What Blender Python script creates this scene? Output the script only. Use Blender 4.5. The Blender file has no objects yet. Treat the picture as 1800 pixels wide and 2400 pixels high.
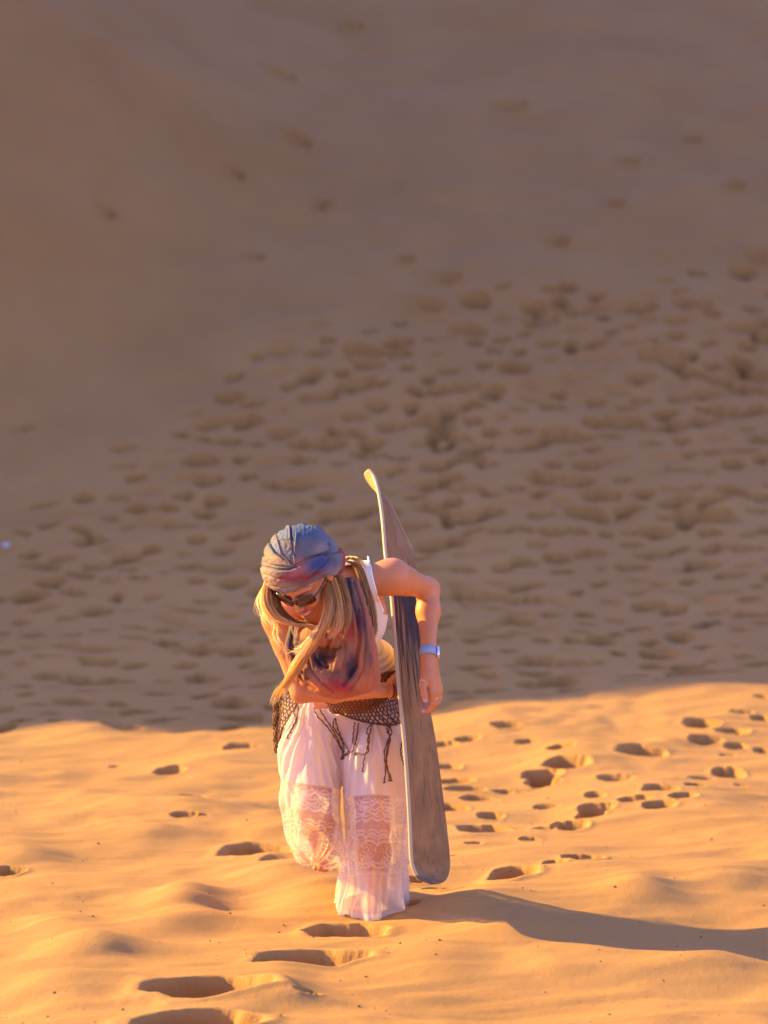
import bpy, math, random
import numpy as np
from mathutils import Vector, Matrix

# ------------------------------------------------------------------ camera
R = math.radians
PITCH = R(8.0)
CAM = Vector((0.0, 0.0, 2.40))
FPX = 4734.0                       # focal length in pixels of a 1659 x 2212 picture
scene = bpy.context.scene
cd = bpy.data.cameras.new('camera')
cam = bpy.data.objects.new('camera', cd)
scene.collection.objects.link(cam)
cam.location = CAM
cam.rotation_euler = (R(90) - PITCH, 0, 0)
cd.lens = 77.0
cd.sensor_width = 36.0
cd.clip_start = 0.1
cd.clip_end = 2000.0
cd.dof.use_dof = True
cd.dof.focus_distance = 7.15
cd.dof.aperture_fstop = 2.0
scene.camera = cam

# ------------------------------------------------------------------ light
SUN_EL, SUN_BACK = R(22.0), R(21.0)     # height, and how far behind the pure left it stands
to_sun = Vector((-math.cos(SUN_EL) * math.cos(SUN_BACK), math.cos(SUN_EL) * math.sin(SUN_BACK), math.sin(SUN_EL)))
sd = bpy.data.lights.new('sun', 'SUN')
sd.energy = 5.0
sd.angle = R(0.8)
sd.color = (1.0, 0.70, 0.13)
sun = bpy.data.objects.new('sun', sd)
scene.collection.objects.link(sun)
sun.rotation_euler = to_sun.to_track_quat('Z', 'Y').to_euler()
world = bpy.data.worlds.new('World')
scene.world = world
world.use_nodes = True
wn = world.node_tree
sky = wn.nodes.new('ShaderNodeTexSky')
sky.sky_type = 'NISHITA'
sky.sun_disc = False
sky.sun_elevation = SUN_EL
sky.sun_rotation = -(R(90) - SUN_BACK)
sky.dust_density = 0.6
sky.ozone_density = 1.0
tint_ = wn.nodes.new('ShaderNodeMix'); tint_.data_type = 'RGBA'; tint_.blend_type = 'MULTIPLY'
tint_.inputs[0].default_value = 1.0; tint_.inputs[7].default_value = (1.13, .985, 1.58, 1)
wn.links.new(sky.outputs[0], tint_.inputs[6]); wn.links.new(tint_.outputs[2], wn.nodes['Background'].inputs[0])
wn.nodes['Background'].inputs[1].default_value = 0.125
scene.view_settings.view_transform = 'Standard'
scene.view_settings.look = 'None'
scene.view_settings.gamma = 1.0
scene.view_settings.exposure = 1.69

rng = np.random.default_rng(7)
random.seed(7)

def ray(px, py):
    a = (px - 829.5) / FPX
    b = (1106.0 - py) / FPX
    c, s = math.cos(PITCH), math.sin(PITCH)
    return Vector((a, c + b * s, -s + b * c))

def W(px, py, Y):
    """world point on the line of sight of a picture point at world depth Y"""
    d = ray(px, py)
    return CAM + d * (Y / d.y)

# ------------------------------------------------------------------ object helpers
def link(ob, parent=None):
    scene.collection.objects.link(ob)
    if parent is not None:
        ob.parent = parent
    return ob

def mesh_obj(name, verts, faces, mat=None, parent=None, smooth=True, attrs=None):
    me = bpy.data.meshes.new(name)
    verts = np.asarray(verts, dtype=np.float32)
    if isinstance(faces, np.ndarray):
        n, k = faces.shape
        me.vertices.add(len(verts))
        me.vertices.foreach_set('co', verts.ravel())
        me.loops.add(n * k)
        me.loops.foreach_set('vertex_index', faces.astype(np.int32).ravel())
        me.polygons.add(n)
        me.polygons.foreach_set('loop_start', np.arange(0, n * k, k, dtype=np.int32))
        me.polygons.foreach_set('loop_total', np.full(n, k, dtype=np.int32))
        me.update(calc_edges=True)
    else:
        me.from_pydata([tuple(v) for v in verts], [], faces)
        me.update()
    me.polygons.foreach_set('use_smooth', np.full(len(me.polygons), smooth))
    if attrs:
        for k_, v_ in attrs.items():
            v_ = np.asarray(v_, dtype=np.float32)
            if v_.ndim == 1:
                a = me.attributes.new(k_, 'FLOAT', 'POINT')
                a.data.foreach_set('value', v_)
            else:
                a = me.attributes.new(k_, 'FLOAT_COLOR', 'POINT')
                c4 = np.ones((len(v_), 4), dtype=np.float32)
                c4[:, :3] = v_
                a.data.foreach_set('color', c4.ravel())
    if mat:
        me.materials.append(mat)
    return link(bpy.data.objects.new(name, me), parent)

def new_mat(name):
    m = bpy.data.materials.new(name)
    m.use_nodes = True
    nt = m.node_tree
    b = nt.nodes['Principled BSDF']
    return m, nt, b

# ------------------------------------------------------------------ noise
def _hash(ix, iy, seed):
    h = (ix.astype(np.int64) * 374761393 + iy.astype(np.int64) * 668265263 + seed * 974634777) & 0x7fffffff
    h = ((h ^ (h >> 13)) * 1274126177) & 0x7fffffff
    return h ^ (h >> 16)

def perlin(x, y, seed=0):
    x0 = np.floor(x); y0 = np.floor(y)
    fx = x - x0; fy = y - y0
    u = fx * fx * fx * (fx * (fx * 6 - 15) + 10)
    v = fy * fy * fy * (fy * (fy * 6 - 15) + 10)
    def g(dx, dy):
        a = (_hash(x0 + dx, y0 + dy, seed) % 4096) * (2 * np.pi / 4096)
        return np.cos(a) * (fx - dx) + np.sin(a) * (fy - dy)
    return (g(0, 0) * (1 - u) + g(1, 0) * u) * (1 - v) + (g(0, 1) * (1 - u) + g(1, 1) * u) * v * 1.0

def fbm(x, y, octs=4, seed=0, gain=0.5):
    s = 0; a = 1.0
    for o in range(octs):
        s = s + a * perlin(x * 2 ** o, y * 2 ** o, seed + o * 17)
        a *= gain
    return s

def sstep(a, b, x):
    t = np.clip((x - a) / (b - a), 0, 1)
    return t * t * (3 - 2 * t)

# ------------------------------------------------------------------ the sand
PY = np.array([-400, -60, -20, 0, 3, 5.5, 7.2, 9, 11, 13, 14.5, 16, 18, 20, 24, 30, 45, 60, 80, 130, 400.])
PZ = np.array([-20, 4.0, 2.2, .80, .43, .16, 0, -.15, -.30, -.38, -.33, -.06, .48, 1.22, 2.95, 5.6, 12.3, 17.5, 14, 6, 0.])
_fy = np.linspace(-400, 400, 16001)
_fz = np.interp(_fy, PY, PZ)
_k = np.exp(-0.5 * (np.arange(-40, 41) * 0.05 / 0.7) ** 2); _k /= _k.sum()
_fz = np.convolve(np.pad(_fz, 40, mode='edge'), _k, mode='valid')

def base_z(x, y):
    yy = y - 0.10 * x * sstep(8, 14, y)           # the hollow swings away to the right
    z = np.interp(yy, _fy, _fz)
    z = z + 0.016 * x * sstep(7, 10, y) * (1 - sstep(40, 60, y))
    z0 = np.interp(y, _fy, _fz)
    hc = np.minimum(-.36 + .66 * (y - 7.8), z0 + 7.3) + 0.25 * np.sin(y * 0.35) * sstep(9, 14, y)
    d = x + 13.0  # ridge crest out of view at left, shaped to shadow the far slope
    zr = hc - np.where(d > 0, .62 * d, -.28 * d)
    k = .5
    h = np.clip(.5 + .5 * (zr - z) / k, 0, 1)
    return z * (1 - h) + zr * h + k * h * (1 - h)

def ground_at(px, py):
    d = ray(px, py)
    yv = np.arange(4.5, 45, .01)
    xv = CAM.x + d.x / d.y * yv; zv = CAM.z + d.z / d.y * yv
    zg = Z[np.clip(np.searchsorted(ys, yv), 0, len(ys) - 1), np.clip(np.searchsorted(xs, xv), 0, len(xs) - 1)]
    k = np.argmax(zv < zg)
    return float(xv[k]), float(yv[k])

def axis(pieces):
    out = [pieces[0][0]]
    for (a, b, s0, s1) in pieces:
        p = a
        while p < b - 1e-9:
            t = (p - a) / (b - a)
            p = min(b, p + s0 * (s1 / s0) ** t)
            out.append(p)
    return np.array(out)

xs_r = axis([(0, 2.2, .0085, .0095), (2.2, 4.2, .0095, .018), (4.2, 8, .018, .06), (8, 30, .06, 1.5), (30, 400, 1.5, 30)])
xs = np.concatenate([-xs_r[:0:-1], xs_r])
ys = axis([(-300, -10, 30, 1.0), (-10, 5.0, 1.0, .02), (5.0, 7.9, .0085, .0085), (7.9, 14, .0085, .015),
           (14, 20, .015, .022), (20, 28, .022, .05), (28, 60, .05, 1.0), (60, 400, 1.0, 30)])
GX, GY = np.meshgrid(xs, ys)
Z = base_z(GX, GY)
print('terrain', Z.shape)
# broad undulation and wind-shaped humps, stretched across the line of the wind
amp = sstep(2, 5, GY)
wx = fbm(GX * .5, GY * .5, 3, 3)
Z += 0.10 * fbm(GX * .33 + 5.1, GY * .40 + 2.7, 3, 11) * amp
hum = fbm(GX * 1.15 + .5 * wx, GY * 2.1 - GX * .35 + .4 * wx, 3, 23)
Z += 0.037 * hum * amp * (1 - sstep(14, 30, GY) * .3)
fine = perlin(GX * 3.1 + GY * 1.1 + wx, GY * 6.5 - GX * .8, 31)
nearm = 1 - sstep(11, 15, GY)
Z += 0.013 * fine * amp * nearm
Z += .0045 * perlin(GX * 6.5 + wx * 3, GY * 14 - GX * 2 + wx * 2, 33) * amp * nearm
Z -= .006 * np.abs(perlin(GX * 1.7 + wx * 2 + 4, GY * 7.5 - GX * 1.6 + wx, 34)) * amp * nearm
# thin slide lines
st = perlin(GX * 2.0 + wx * 2, GY * 20 - GX * 5 + wx * 3, 41)
Z += 0.0045 * np.abs(st) * nearm * amp * sstep(-.1, .4, perlin(GX * 1.1, GY * 1.3, 43))
# far slope: streaks where sand slid down
farm = sstep(17, 22, GY)
Z += farm * (0.05 * perlin(GX * .8 - GY * .25, GY * .5 + GX * .15, 51) + 0.035 * perlin(GX * 1.6 - GY * .5, GY * 1.5, 53) + .012 * perlin(GX * 4 - GY, GY * 3.4, 54))

def stamp(x, y, L, Wd, ang, depth, rim=0.25, sharp=2.2, skew=(0, 0), nz=1.0):
    """press one footprint: a pit with a pushed-up rim"""
    global Z
    r = max(L, Wd) * 1.5
    i0, i1 = np.searchsorted(xs, [x - r, x + r])
    j0, j1 = np.searchsorted(ys, [y - r, y + r])
    if i1 - i0 < 3 or j1 - j0 < 3:
        return
    X = GX[j0:j1, i0:i1] - x; Y = GY[j0:j1, i0:i1] - y
    c, s = math.cos(ang), math.sin(ang)
    U = (X * c + Y * s) / (L / 2); V = (-X * s + Y * c) / (Wd / 2)
    n = nz * (perlin(U * 1.3 + x * 7, V * 1.3 + y * 5, 61) * .42 + perlin(U * 4 + x * 3, V * 4 + y * 9, 62) * .13)
    V = V * (1 + .18 * U)
    D = np.sqrt(U * U + V * V) * (1 + n)
    # floor is skewed so that one wall stands steeper than the other
    DS = np.clip(D, 0, 1)
    pit = -(1 - DS ** sharp) ** 1.0 * depth * (1 + skew[0] * U + skew[1] * V)
    rm = rim * depth * np.exp(-((D - 1.12) / .22) ** 2) * (1 + 1.6 * n)
    Z[j0:j1, i0:i1] += np.where(D < 1, pit, 0) + rm

def press(px, py, wpx, ang=0.0, ratio=.62, depth=.06, rim=.28, sharp=2.4, skew=(0, .0), nz=1.0):
    g = ground_at(px, py)
    if g is None: return
    x, y = g
    L = wpx / FPX * y * 1.0
    stamp(x, y, L * 1.12, L * 1.12 * ratio, ang, depth, rim, sharp, skew, nz)

# prints that stand out one by one in the lit foreground: picture x, y, width, turn, ratio, depth
PR = [(452, 2140, 255, -.06, .62, .10), (425, 2212, 255, .05, .62, .10), (678, 2073, 215, .06, .50, .08),
      (750, 2017, 165, -.05, .7, .08), (562, 1850, 150, .1, .95, .08), (605, 1872, 80, .1, .6, .012),
      (15, 1888, 66, 0, .8, .06), (665, 2160, 50, .2, .6, .035), (528, 1620, 75, 0, .8, .05),
      (367, 1674, 62, 0, .7, .03), (418, 1728, 50, 0, .7, .018), (398, 1771, 52, 0, .5, .025), (438, 1770, 20, 0, .6, .03), (250, 1657, 24, 0, .6, .02),
      (1112, 1904, 96, -.3, 1.35, .08), (1199, 1884, 46, 0, .9, .035), (1259, 1873, 76, .1, .9, .06),
      (1145, 1823, 40, 0, .7, .04), (1177, 1800, 50, 0, .7, .04), (1233, 1793, 64, 0, .9, .05), (1290, 1763, 70, 0, .65, .05), (1277, 1777, 58, 0, .6, .04),
      (1372, 1742, 66, 0, .55, .04), (1424, 1756, 62, 0, .6, .04), (1427, 1716, 66, 0, .6, .04), (1477, 1733, 54, 0, .7, .045), (1517, 1686, 50, 0, .5, .03),
      (1504, 1704, 42, 0, .5, .03), (1574, 1674, 62, 0, .9, .05), (1389, 1631, 94, 0, .7, .055), (1517, 1562, 68, 0, .8, .055), (1584, 1578, 68, 0, .7, .05),
      (1524, 1599, 62, 0, .6, .05), (1592, 1615, 42, 0, .9, .05), (1574, 1632, 32, 0, .7, .03), (1648, 1622, 36, 0, .7, .04), (1648, 1556, 46, 0, 1, .05),
      (1602, 1538, 50, 0, .6, .04), (1648, 1506, 34, 0, .8, .04), (1227, 1659, 90, 0, .8, .06), (1172, 1677, 76, 0, .6, .05), (1174, 1693, 68, 0, .6, .045),
      (1212, 1625, 54, 0, .7, .045), (964, 1659, 62, 0, .7, .05), (980, 1688, 80, 0, .5, .045), (1004, 1706, 80, 0, .5, .045), (1087, 1712, 40, 0, .5, .03),
      (1034, 1729, 72, 0, .6, .045), (975, 1751, 62, 0, 1, .06), (1060, 1766, 50, 0, .7, .03), (1044, 1797, 98, 0, .8, .06), (1024, 1827, 38, 0, .6, .03),
      (980, 1854, 42, 0, .6, .03), (1287, 1729, 38, 0, .8, .03), (1180, 1749, 50, 0, .4, .015), (1330, 1686, 70, 0, .5, .015),
      (900, 1908, 60, 0, .7, .045), (954, 1930, 70, 0, .8, .06), (887, 1866, 28, 0, .6, .04), (890, 1960, 30, .3, 1.2, .03), (1095, 1580, 60, 0, .6, .04),
      (1010, 1600, 50, 0, .6, .04), (960, 1610, 50, 0, .6, .04), (1140, 1610, 44, 0, .5, .03), (1600, 1700, 24, 0, .6, .02)]
for (px, py, w, a, rt, dp) in PR:
    if w:
        press(px, py, w * 1.05, a, rt * (1.25 if py < 1800 else 1.0), dp * (2.6 if py < 1800 else 1.9), .03 if py < 1800 else .06, 3.4 if py < 1800 else 2.4, (-.2, .35), .55)
# soft humps of the foreground (raised by the wind beside old prints)
def drift(px, py, w, dpt, h, turn=-.12):
    """a low wind drift: long crest across the wind, gentle far side, steeper near side"""
    global Z
    g = ground_at(px, py)
    L = w / FPX * g[1]
    r = L * 1.4
    i0, i1 = np.searchsorted(xs, [g[0] - r, g[0] + r]); j0, j1 = np.searchsorted(ys, [g[1] - r, g[1] + r])
    X = GX[j0:j1, i0:i1] - g[0]; Y = GY[j0:j1, i0:i1] - g[1]
    Y = Y - turn * X - .10 * np.sin(X / L * 4 + px) * L * .4
    sy = np.where(Y > 0, dpt * 1.7, dpt * .55) * (1 + .3 * np.cos(X / L * 3 + py))
    Z[j0:j1, i0:i1] += h * np.exp(-(X / (L * .5)) ** 2 - (Y / sy) ** 2 * (.5 + .5 * np.exp(-np.abs(Y / sy))))
for (px, py, w, dpt, h) in [(400, 1955, 160, .12, .036), (402, 2005, 240, .14, .055), (220, 2055, 310, .14, .050), (700, 1962, 330, .22, .045),
                            (118, 2008, 180, .12, .04), (1390, 1935, 150, .10, .034), (1540, 2085, 200, .10, .026), (600, 1885, 260, .2, .030),
                            (1100, 2010, 260, .20, .045), (1590, 1900, 300, .2, .028), (150, 2150, 300, .2, .04), (1300, 1960, 420, .2, .03),
                            (600, 1800, 200, .2, .04), (60, 1850, 200, .2, .03), (900, 2110, 300, .16, .03), (1010, 1945, 180, .14, .028),
                            (620, 2150, 200, .12, .03), (1250, 1880, 500, .3, .03), (1400, 1790, 420, .35, .04), (300, 1760, 420, .3, .035),
                            (1050, 1575, 300, .5, .05), (1250, 1640, 240, .3, .03), (160, 1605, 300, .4, .05), (480, 1660, 260, .3, .03)]:
    drift(px, py, w, dpt, h)
# sharp little scarps where the surface has slid
sc_n = perlin(GX * 1.0 + wx * .7, GY * 2.6 - GX * .9 + wx, 45)
Z += .0 * sstep(.0, .025, sc_n) * sstep(.34, .0, sc_n) * nearm * amp * sstep(0, .3, perlin(GX * .8 + 9, GY * .9, 46))
# trampled belt in the shade: hundreds of old prints
def dens(px, py):
    top = np.interp(px, [0, 250, 500, 800, 1100, 1400, 1659], [1180, 1050, 830, 740, 690, 640, 620])
    return float(sstep(top - 90, top + 170, py))
n_made = 0
pts = []
pxa = np.zeros((8000, 2)) + 1e6
for k in range(26000):
    y = 11.3 + 12.5 * rng.random() ** 1.15
    x = (rng.random() * 2 - 1) * (y * .30)
    z = float(base_z(np.float64(x), np.float64(y)))
    v = Vector((x, y, z)) - CAM
    c, s = math.cos(PITCH), math.sin(PITCH)
    f = v.y * c - v.z * s; up = v.y * s + v.z * c
    px = 829.5 + FPX * v.x / f; py = 1106 - FPX * up / f
    lim = np.interp(px, [0, 640, 900, 1200, 1659], [1590, 1590, 1570, 1500, 1440])
    if py > lim: continue
    dn = dens(px, py)
    cl = float(perlin(np.array([x * .55]), np.array([y * .45]), 71)[0])
    if rng.random() > dn * (.85 + 1.2 * cl): continue
    if ((pxa[:n_made, 0] - x) ** 2 + ((pxa[:n_made, 1] - y) * .7) ** 2 < .024 + .024 * rng.random()).any(): continue
    pxa[n_made] = (x, y)
    L = (.105 + .13 * rng.random() ** 2) * (1 + .25 * sstep(13, 18, y))
    deep = rng.random() < .7
    stamp(x, y, L * (1.05 + .6 * rng.random()), L * (.75 + .45 * rng.random()), rng.normal(.1, .4), (.13 + .12 * rng.random()) if deep else .03 + .04 * rng.random(),
          -.03 if deep else .04, 4.2 if deep else 2.2, (-.1, .3 if not deep else 1.0), .7)
    n_made += 1
print('prints', n_made)
for (px, py, w) in [(1110, 230, 60), (700, 445, 40), (605, 160, 60), (765, 55, 40), (555, 555, 34), (1360, 350, 44), (1640, 556, 60),
                    (1435, 760, 70), (510, 375, 34), (1590, 400, 36), (930, 660, 60), (1180, 680, 60), (640, 300, 70), (232, 460, 34),
                    (1520, 660, 36), (970, 600, 50), (1330, 440, 40), (1210, 520, 40), (880, 560, 30), (1500, 300, 30), (60, 930, 40)]:
    press(px, py, w, 0, .9, .09, .3, 2.0)
# fine broken texture of the trampled sand
Z += 0.013 * fbm(GX * 2.2, GY * 2.6, 3, 81) * sstep(11, 13, GY) * (1 - sstep(20, 26, GY))

nx, ny = len(xs), len(ys)
V = np.stack([GX.ravel(), GY.ravel(), Z.ravel()], 1)
idx = np.arange(nx * ny).reshape(ny, nx)
F = np.stack([idx[:-1, :-1].ravel(), idx[:-1, 1:].ravel(), idx[1:, 1:].ravel(), idx[1:, :-1].ravel()], 1)

def sand_h(x, y):
    i = np.searchsorted(xs, x) - 1; j = np.searchsorted(ys, y) - 1
    return float(Z[j, i])

sand, nt, bs = new_mat('sand')
N, Lk = nt.nodes, nt.links
tc = N.new('ShaderNodeTexCoord')
def noise(scale, detail=3, rough=.5, vec=None):
    n = N.new('ShaderNodeTexNoise'); n.inputs['Scale'].default_value = scale
    n.inputs['Detail'].default_value = detail; n.inputs['Roughness'].default_value = rough
    Lk.new(vec if vec else tc.outputs['Object'], n.inputs['Vector'])
    return n
cr = N.new('ShaderNodeValToRGB')
n1 = noise(.9, 5, .6)
Lk.new(n1.outputs['Fac'], cr.inputs['Fac'])
cr.color_ramp.elements[0].position = .3; cr.color_ramp.elements[0].color = (.375, .180, .045, 1)
cr.color_ramp.elements[1].position = .7; cr.color_ramp.elements[1].color = (.425, .212, .057, 1)
n2 = noise(420, 2, .6)
mx = N.new('ShaderNodeMix'); mx.data_type = 'RGBA'; mx.blend_type = 'MULTIPLY'
cr2 = N.new('ShaderNodeValToRGB')
cr2.color_ramp.elements[0].position = .34; cr2.color_ramp.elements[0].color = (.72, .68, .66, 1)
cr2.color_ramp.elements[1].position = .46; cr2.color_ramp.elements[1].color = (1, 1, 1, 1)
Lk.new(n2.outputs['Fac'], cr2.inputs['Fac'])
mx.inputs[0].default_value = .8
Lk.new(cr.outputs[0], mx.inputs[6]); Lk.new(cr2.outputs[0], mx.inputs[7])
sp_ = N.new('ShaderNodeSeparateXYZ'); Lk.new(tc.outputs['Object'], sp_.inputs[0])
fr_ = N.new('ShaderNodeMapRange'); fr_.interpolation_type = 'SMOOTHSTEP'          # sand colour darkens gradually towards the far slope
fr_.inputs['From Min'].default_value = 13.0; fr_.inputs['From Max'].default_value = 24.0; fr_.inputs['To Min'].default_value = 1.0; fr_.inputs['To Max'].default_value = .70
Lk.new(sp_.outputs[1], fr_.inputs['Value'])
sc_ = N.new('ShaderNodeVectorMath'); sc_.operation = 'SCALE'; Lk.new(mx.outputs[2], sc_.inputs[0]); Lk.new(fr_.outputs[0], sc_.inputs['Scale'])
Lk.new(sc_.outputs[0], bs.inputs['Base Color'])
bs.inputs['Roughness'].default_value = .85
bs.inputs['Specular IOR Level'].default_value = .25
bp = N.new('ShaderNodeBump'); bp.inputs['Strength'].default_value = .8; bp.inputs['Distance'].default_value = .004
n3 = noise(260, 3, .6)
Lk.new(n3.outputs['Fac'], bp.inputs['Height'])
bp2 = N.new('ShaderNodeBump'); bp2.inputs['Strength'].default_value = .24; bp2.inputs['Distance'].default_value = .012
n4 = noise(28, 4, .55)
Lk.new(n4.outputs['Fac'], bp2.inputs['Height']); Lk.new(bp.outputs[0], bp2.inputs['Normal'])
Lk.new(bp2.outputs[0], bs.inputs['Normal'])
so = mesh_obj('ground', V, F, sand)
so['kind'] = 'structure'

# ------------------------------------------------------------------ sculpting tools
def proj(P):
    P = np.asarray(P, dtype=np.float64)
    v = P - np.array(CAM)
    c, s = math.cos(PITCH), math.sin(PITCH)
    f = v[:, 1] * c - v[:, 2] * s
    up = v[:, 1] * s + v[:, 2] * c
    return 829.5 + FPX * v[:, 0] / f, 1106 - FPX * up / f

def smin(a, b, k):
    if k <= 0:
        return np.minimum(a, b)
    h = np.clip(.5 + .5 * (b - a) / k, 0, 1)
    return b * (1 - h) + a * h - k * h * (1 - h)

class Clay:
    """a block of clay: shapes are blended into it, then its skin is lifted off as a mesh"""
    def __init__(self, lo, hi, h):
        self.lo = np.array(lo, dtype=np.float64); self.h = h
        self.n = np.ceil((np.array(hi) - self.lo) / h).astype(int) + 1
        self.f = np.full(self.n, 1.0, dtype=np.float32)
        self.ax = [self.lo[i] + h * np.arange(self.n[i]) for i in range(3)]
    def _box(self, lo, hi):
        a = np.clip(np.floor((np.array(lo) - self.lo) / self.h).astype(int), 0, self.n)
        b = np.clip(np.ceil((np.array(hi) - self.lo) / self.h).astype(int) + 1, 0, self.n)
        sl = tuple(slice(a[i], b[i]) for i in range(3))
        X, Y, Z_ = np.meshgrid(self.ax[0][sl[0]], self.ax[1][sl[1]], self.ax[2][sl[2]], indexing='ij')
        return sl, X, Y, Z_
    def _mix(self, sl, d, k, sub):
        d = d.astype(np.float32)
        if sub:
            self.f[sl] = -smin(-self.f[sl], d, k)
        else:
            self.f[sl] = smin(self.f[sl], d, k)
    def cone(self, a, b, ra, rb, k=.02, sub=False, flat=None):
        a = np.array(a, dtype=np.float64); b = np.array(b, dtype=np.float64)
        m = max(ra, rb) * (1 if flat is None else max(1, flat[1])) + k + .02
        sl, X, Y, Z_ = self._box(np.minimum(a, b) - m, np.maximum(a, b) + m)
        if X.size == 0: return
        ab = b - a; L2 = max(1e-12, ab @ ab)
        t = np.clip(((X - a[0]) * ab[0] + (Y - a[1]) * ab[1] + (Z_ - a[2]) * ab[2]) / L2, 0, 1)
        dx = X - a[0] - t * ab[0]; dy = Y - a[1] - t * ab[1]; dz = Z_ - a[2] - t * ab[2]
        d2 = dx * dx + dy * dy + dz * dz
        if flat is not None:            # flat = (direction, factor): wider or thinner along a direction
            n = np.array(flat[0], dtype=np.float64); n /= np.linalg.norm(n)
            w = dx * n[0] + dy * n[1] + dz * n[2]
            d2 = d2 - w * w + (w / flat[1]) ** 2
        self._mix(sl, np.sqrt(np.maximum(d2, 0)) - (ra + (rb - ra) * t), k, sub)
    def chain(self, pts, rs, k=.01, k0=None, flat=None):
        for i in range(len(pts) - 1):
            self.cone(pts[i], pts[i + 1], rs[i], rs[i + 1], k0 if (i == 0 and k0 is not None) else k, flat=flat)
    def blob(self, c, rad, frame=None, k=.02, sub=False):
        c = np.array(c, dtype=np.float64); rad = np.array(rad, dtype=np.float64)
        m = rad.max() + k + .02
        sl, X, Y, Z_ = self._box(c - m, c + m)
        if X.size == 0: return
        fr = np.eye(3) if frame is None else np.array(frame, dtype=np.float64)
        q = [((X - c[0]) * fr[i][0] + (Y - c[1]) * fr[i][1] + (Z_ - c[2]) * fr[i][2]) for i in range(3)]
        k0 = np.sqrt(sum((q[i] / rad[i]) ** 2 for i in range(3)))
        k1 = np.sqrt(sum((q[i] / rad[i] ** 2) ** 2 for i in range(3)))
        self._mix(sl, k0 * (k0 - 1) / np.maximum(k1, 1e-9), k, sub)
    def skin(self, off=0.0):
        f = self.f - off
        f[0] = np.maximum(f[0], .01); f[-1] = np.maximum(f[-1], .01)
        f[:, 0] = np.maximum(f[:, 0], .01); f[:, -1] = np.maximum(f[:, -1], .01)
        f[:, :, 0] = np.maximum(f[:, :, 0], .01); f[:, :, -1] = np.maximum(f[:, :, -1], .01)
        s = f < 0
        cnt = np.zeros(np.array(s.shape) - 1, dtype=np.int8)
        cor = [(i, j, k) for i in (0, 1) for j in (0, 1) for k in (0, 1)]
        nx_, ny_, nz_ = s.shape
        for (i, j, k) in cor:
            cnt += s[i:nx_ - 1 + i, j:ny_ - 1 + j, k:nz_ - 1 + k]
        I, J, K = np.nonzero((cnt > 0) & (cnt < 8))
        fv = {c: f[I + c[0], J + c[1], K + c[2]].astype(np.float64) for c in cor}
        acc = np.zeros((len(I), 3)); num = np.zeros(len(I))
        for a in cor:
            for ax_ in range(3):
                if a[ax_] == 0:
                    b = list(a); b[ax_] = 1; b = tuple(b)
                    cr_ = (fv[a] < 0) != (fv[b] < 0)
                    t = np.where(cr_, fv[a] / np.where(cr_, fv[a] - fv[b], 1), 0)
                    p = np.tile(np.array(a, dtype=np.float64), (len(I), 1)); p[:, ax_] = t
                    acc[cr_] += p[cr_]; num[cr_] += 1
        V_ = (np.stack([I, J, K], 1) + acc / num[:, None]) * self.h + self.lo
        ind = np.full(cnt.shape, -1, dtype=np.int32); ind[I, J, K] = np.arange(len(I))
        quads = []
        for ax_ in range(3):
            u, v = [(1, 2), (2, 0), (0, 1)][ax_]
            sl0 = [slice(1, -1)] * 3; sl0[ax_] = slice(0, -1)
            sl1 = list(sl0); sl1[ax_] = slice(1, None)
            A = s[tuple(sl0)]; B = s[tuple(sl1)]
            P = np.stack(np.nonzero(A != B), 1)
            inside = A[tuple(P.T)]
            base = P.copy(); base[:, u] += 1; base[:, v] += 1
            def at_(du, dv):
                q = base.copy(); q[:, u] -= du; q[:, v] -= dv
                return ind[tuple(q.T)]
            Q = np.stack([at_(1, 1), at_(0, 1), at_(0, 0), at_(1, 0)], 1)
            Q[~inside] = Q[~inside][:, ::-1]
            quads.append(Q)
        Fq = np.concatenate(quads)
        return V_, Fq[(Fq >= 0).all(1)]

def normals(V_, F_):
    n = np.zeros_like(V_)
    a = V_[F_[:, 2]] - V_[F_[:, 0]]; b = V_[F_[:, 3]] - V_[F_[:, 1]]
    fn = np.cross(a, b)
    for i in range(4):
        for j in range(3):
            n[:, j] += np.bincount(F_[:, i], weights=fn[:, j], minlength=len(V_))
    return n / np.maximum(np.linalg.norm(n, axis=1), 1e-12)[:, None]

def relax(V_, F_, it=2, w=.5):
    for _ in range(it):
        s_ = np.zeros_like(V_); c_ = np.zeros(len(V_))
        for i in range(4):
            for d in (1, 3):
                j = (i + d) % 4
                for a in range(3):
                    s_[:, a] += np.bincount(F_[:, i], weights=V_[F_[:, j], a], minlength=len(V_))
                c_ += np.bincount(F_[:, i], minlength=len(V_))
        V_ = V_ * (1 - w) + w * s_ / np.maximum(c_, 1)[:, None]
    return V_

def keep_faces(V_, F_, keep, extra=None):
    F2 = F_[keep]
    used = np.unique(F2)
    m = np.full(len(V_), -1); m[used] = np.arange(len(used))
    return V_[used], m[F2], used

def join(parts):
    Vs, Fs, o = [], [], 0
    for v, f in parts:
        Vs.append(np.asarray(v)); Fs.append(np.asarray(f) + o); o += len(v)
    return np.concatenate(Vs), np.concatenate(Fs)

def spline(P, n):
    P = np.asarray(P, dtype=np.float64)
    if len(P) == 2:
        return P[0] + (P[1] - P[0]) * np.linspace(0, 1, n)[:, None]
    Q = np.vstack([2 * P[0] - P[1], P, 2 * P[-1] - P[-2]])
    ts = np.linspace(0, len(P) - 1 - 1e-9, n)
    i = ts.astype(int); t = (ts - i)[:, None]
    a, b, c, d = Q[i], Q[i + 1], Q[i + 2], Q[i + 3]
    return .5 * (2 * b + (c - a) * t + (2 * a - 5 * b + 4 * c - d) * t * t + (3 * b - a - 3 * c + d) * t ** 3)

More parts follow.
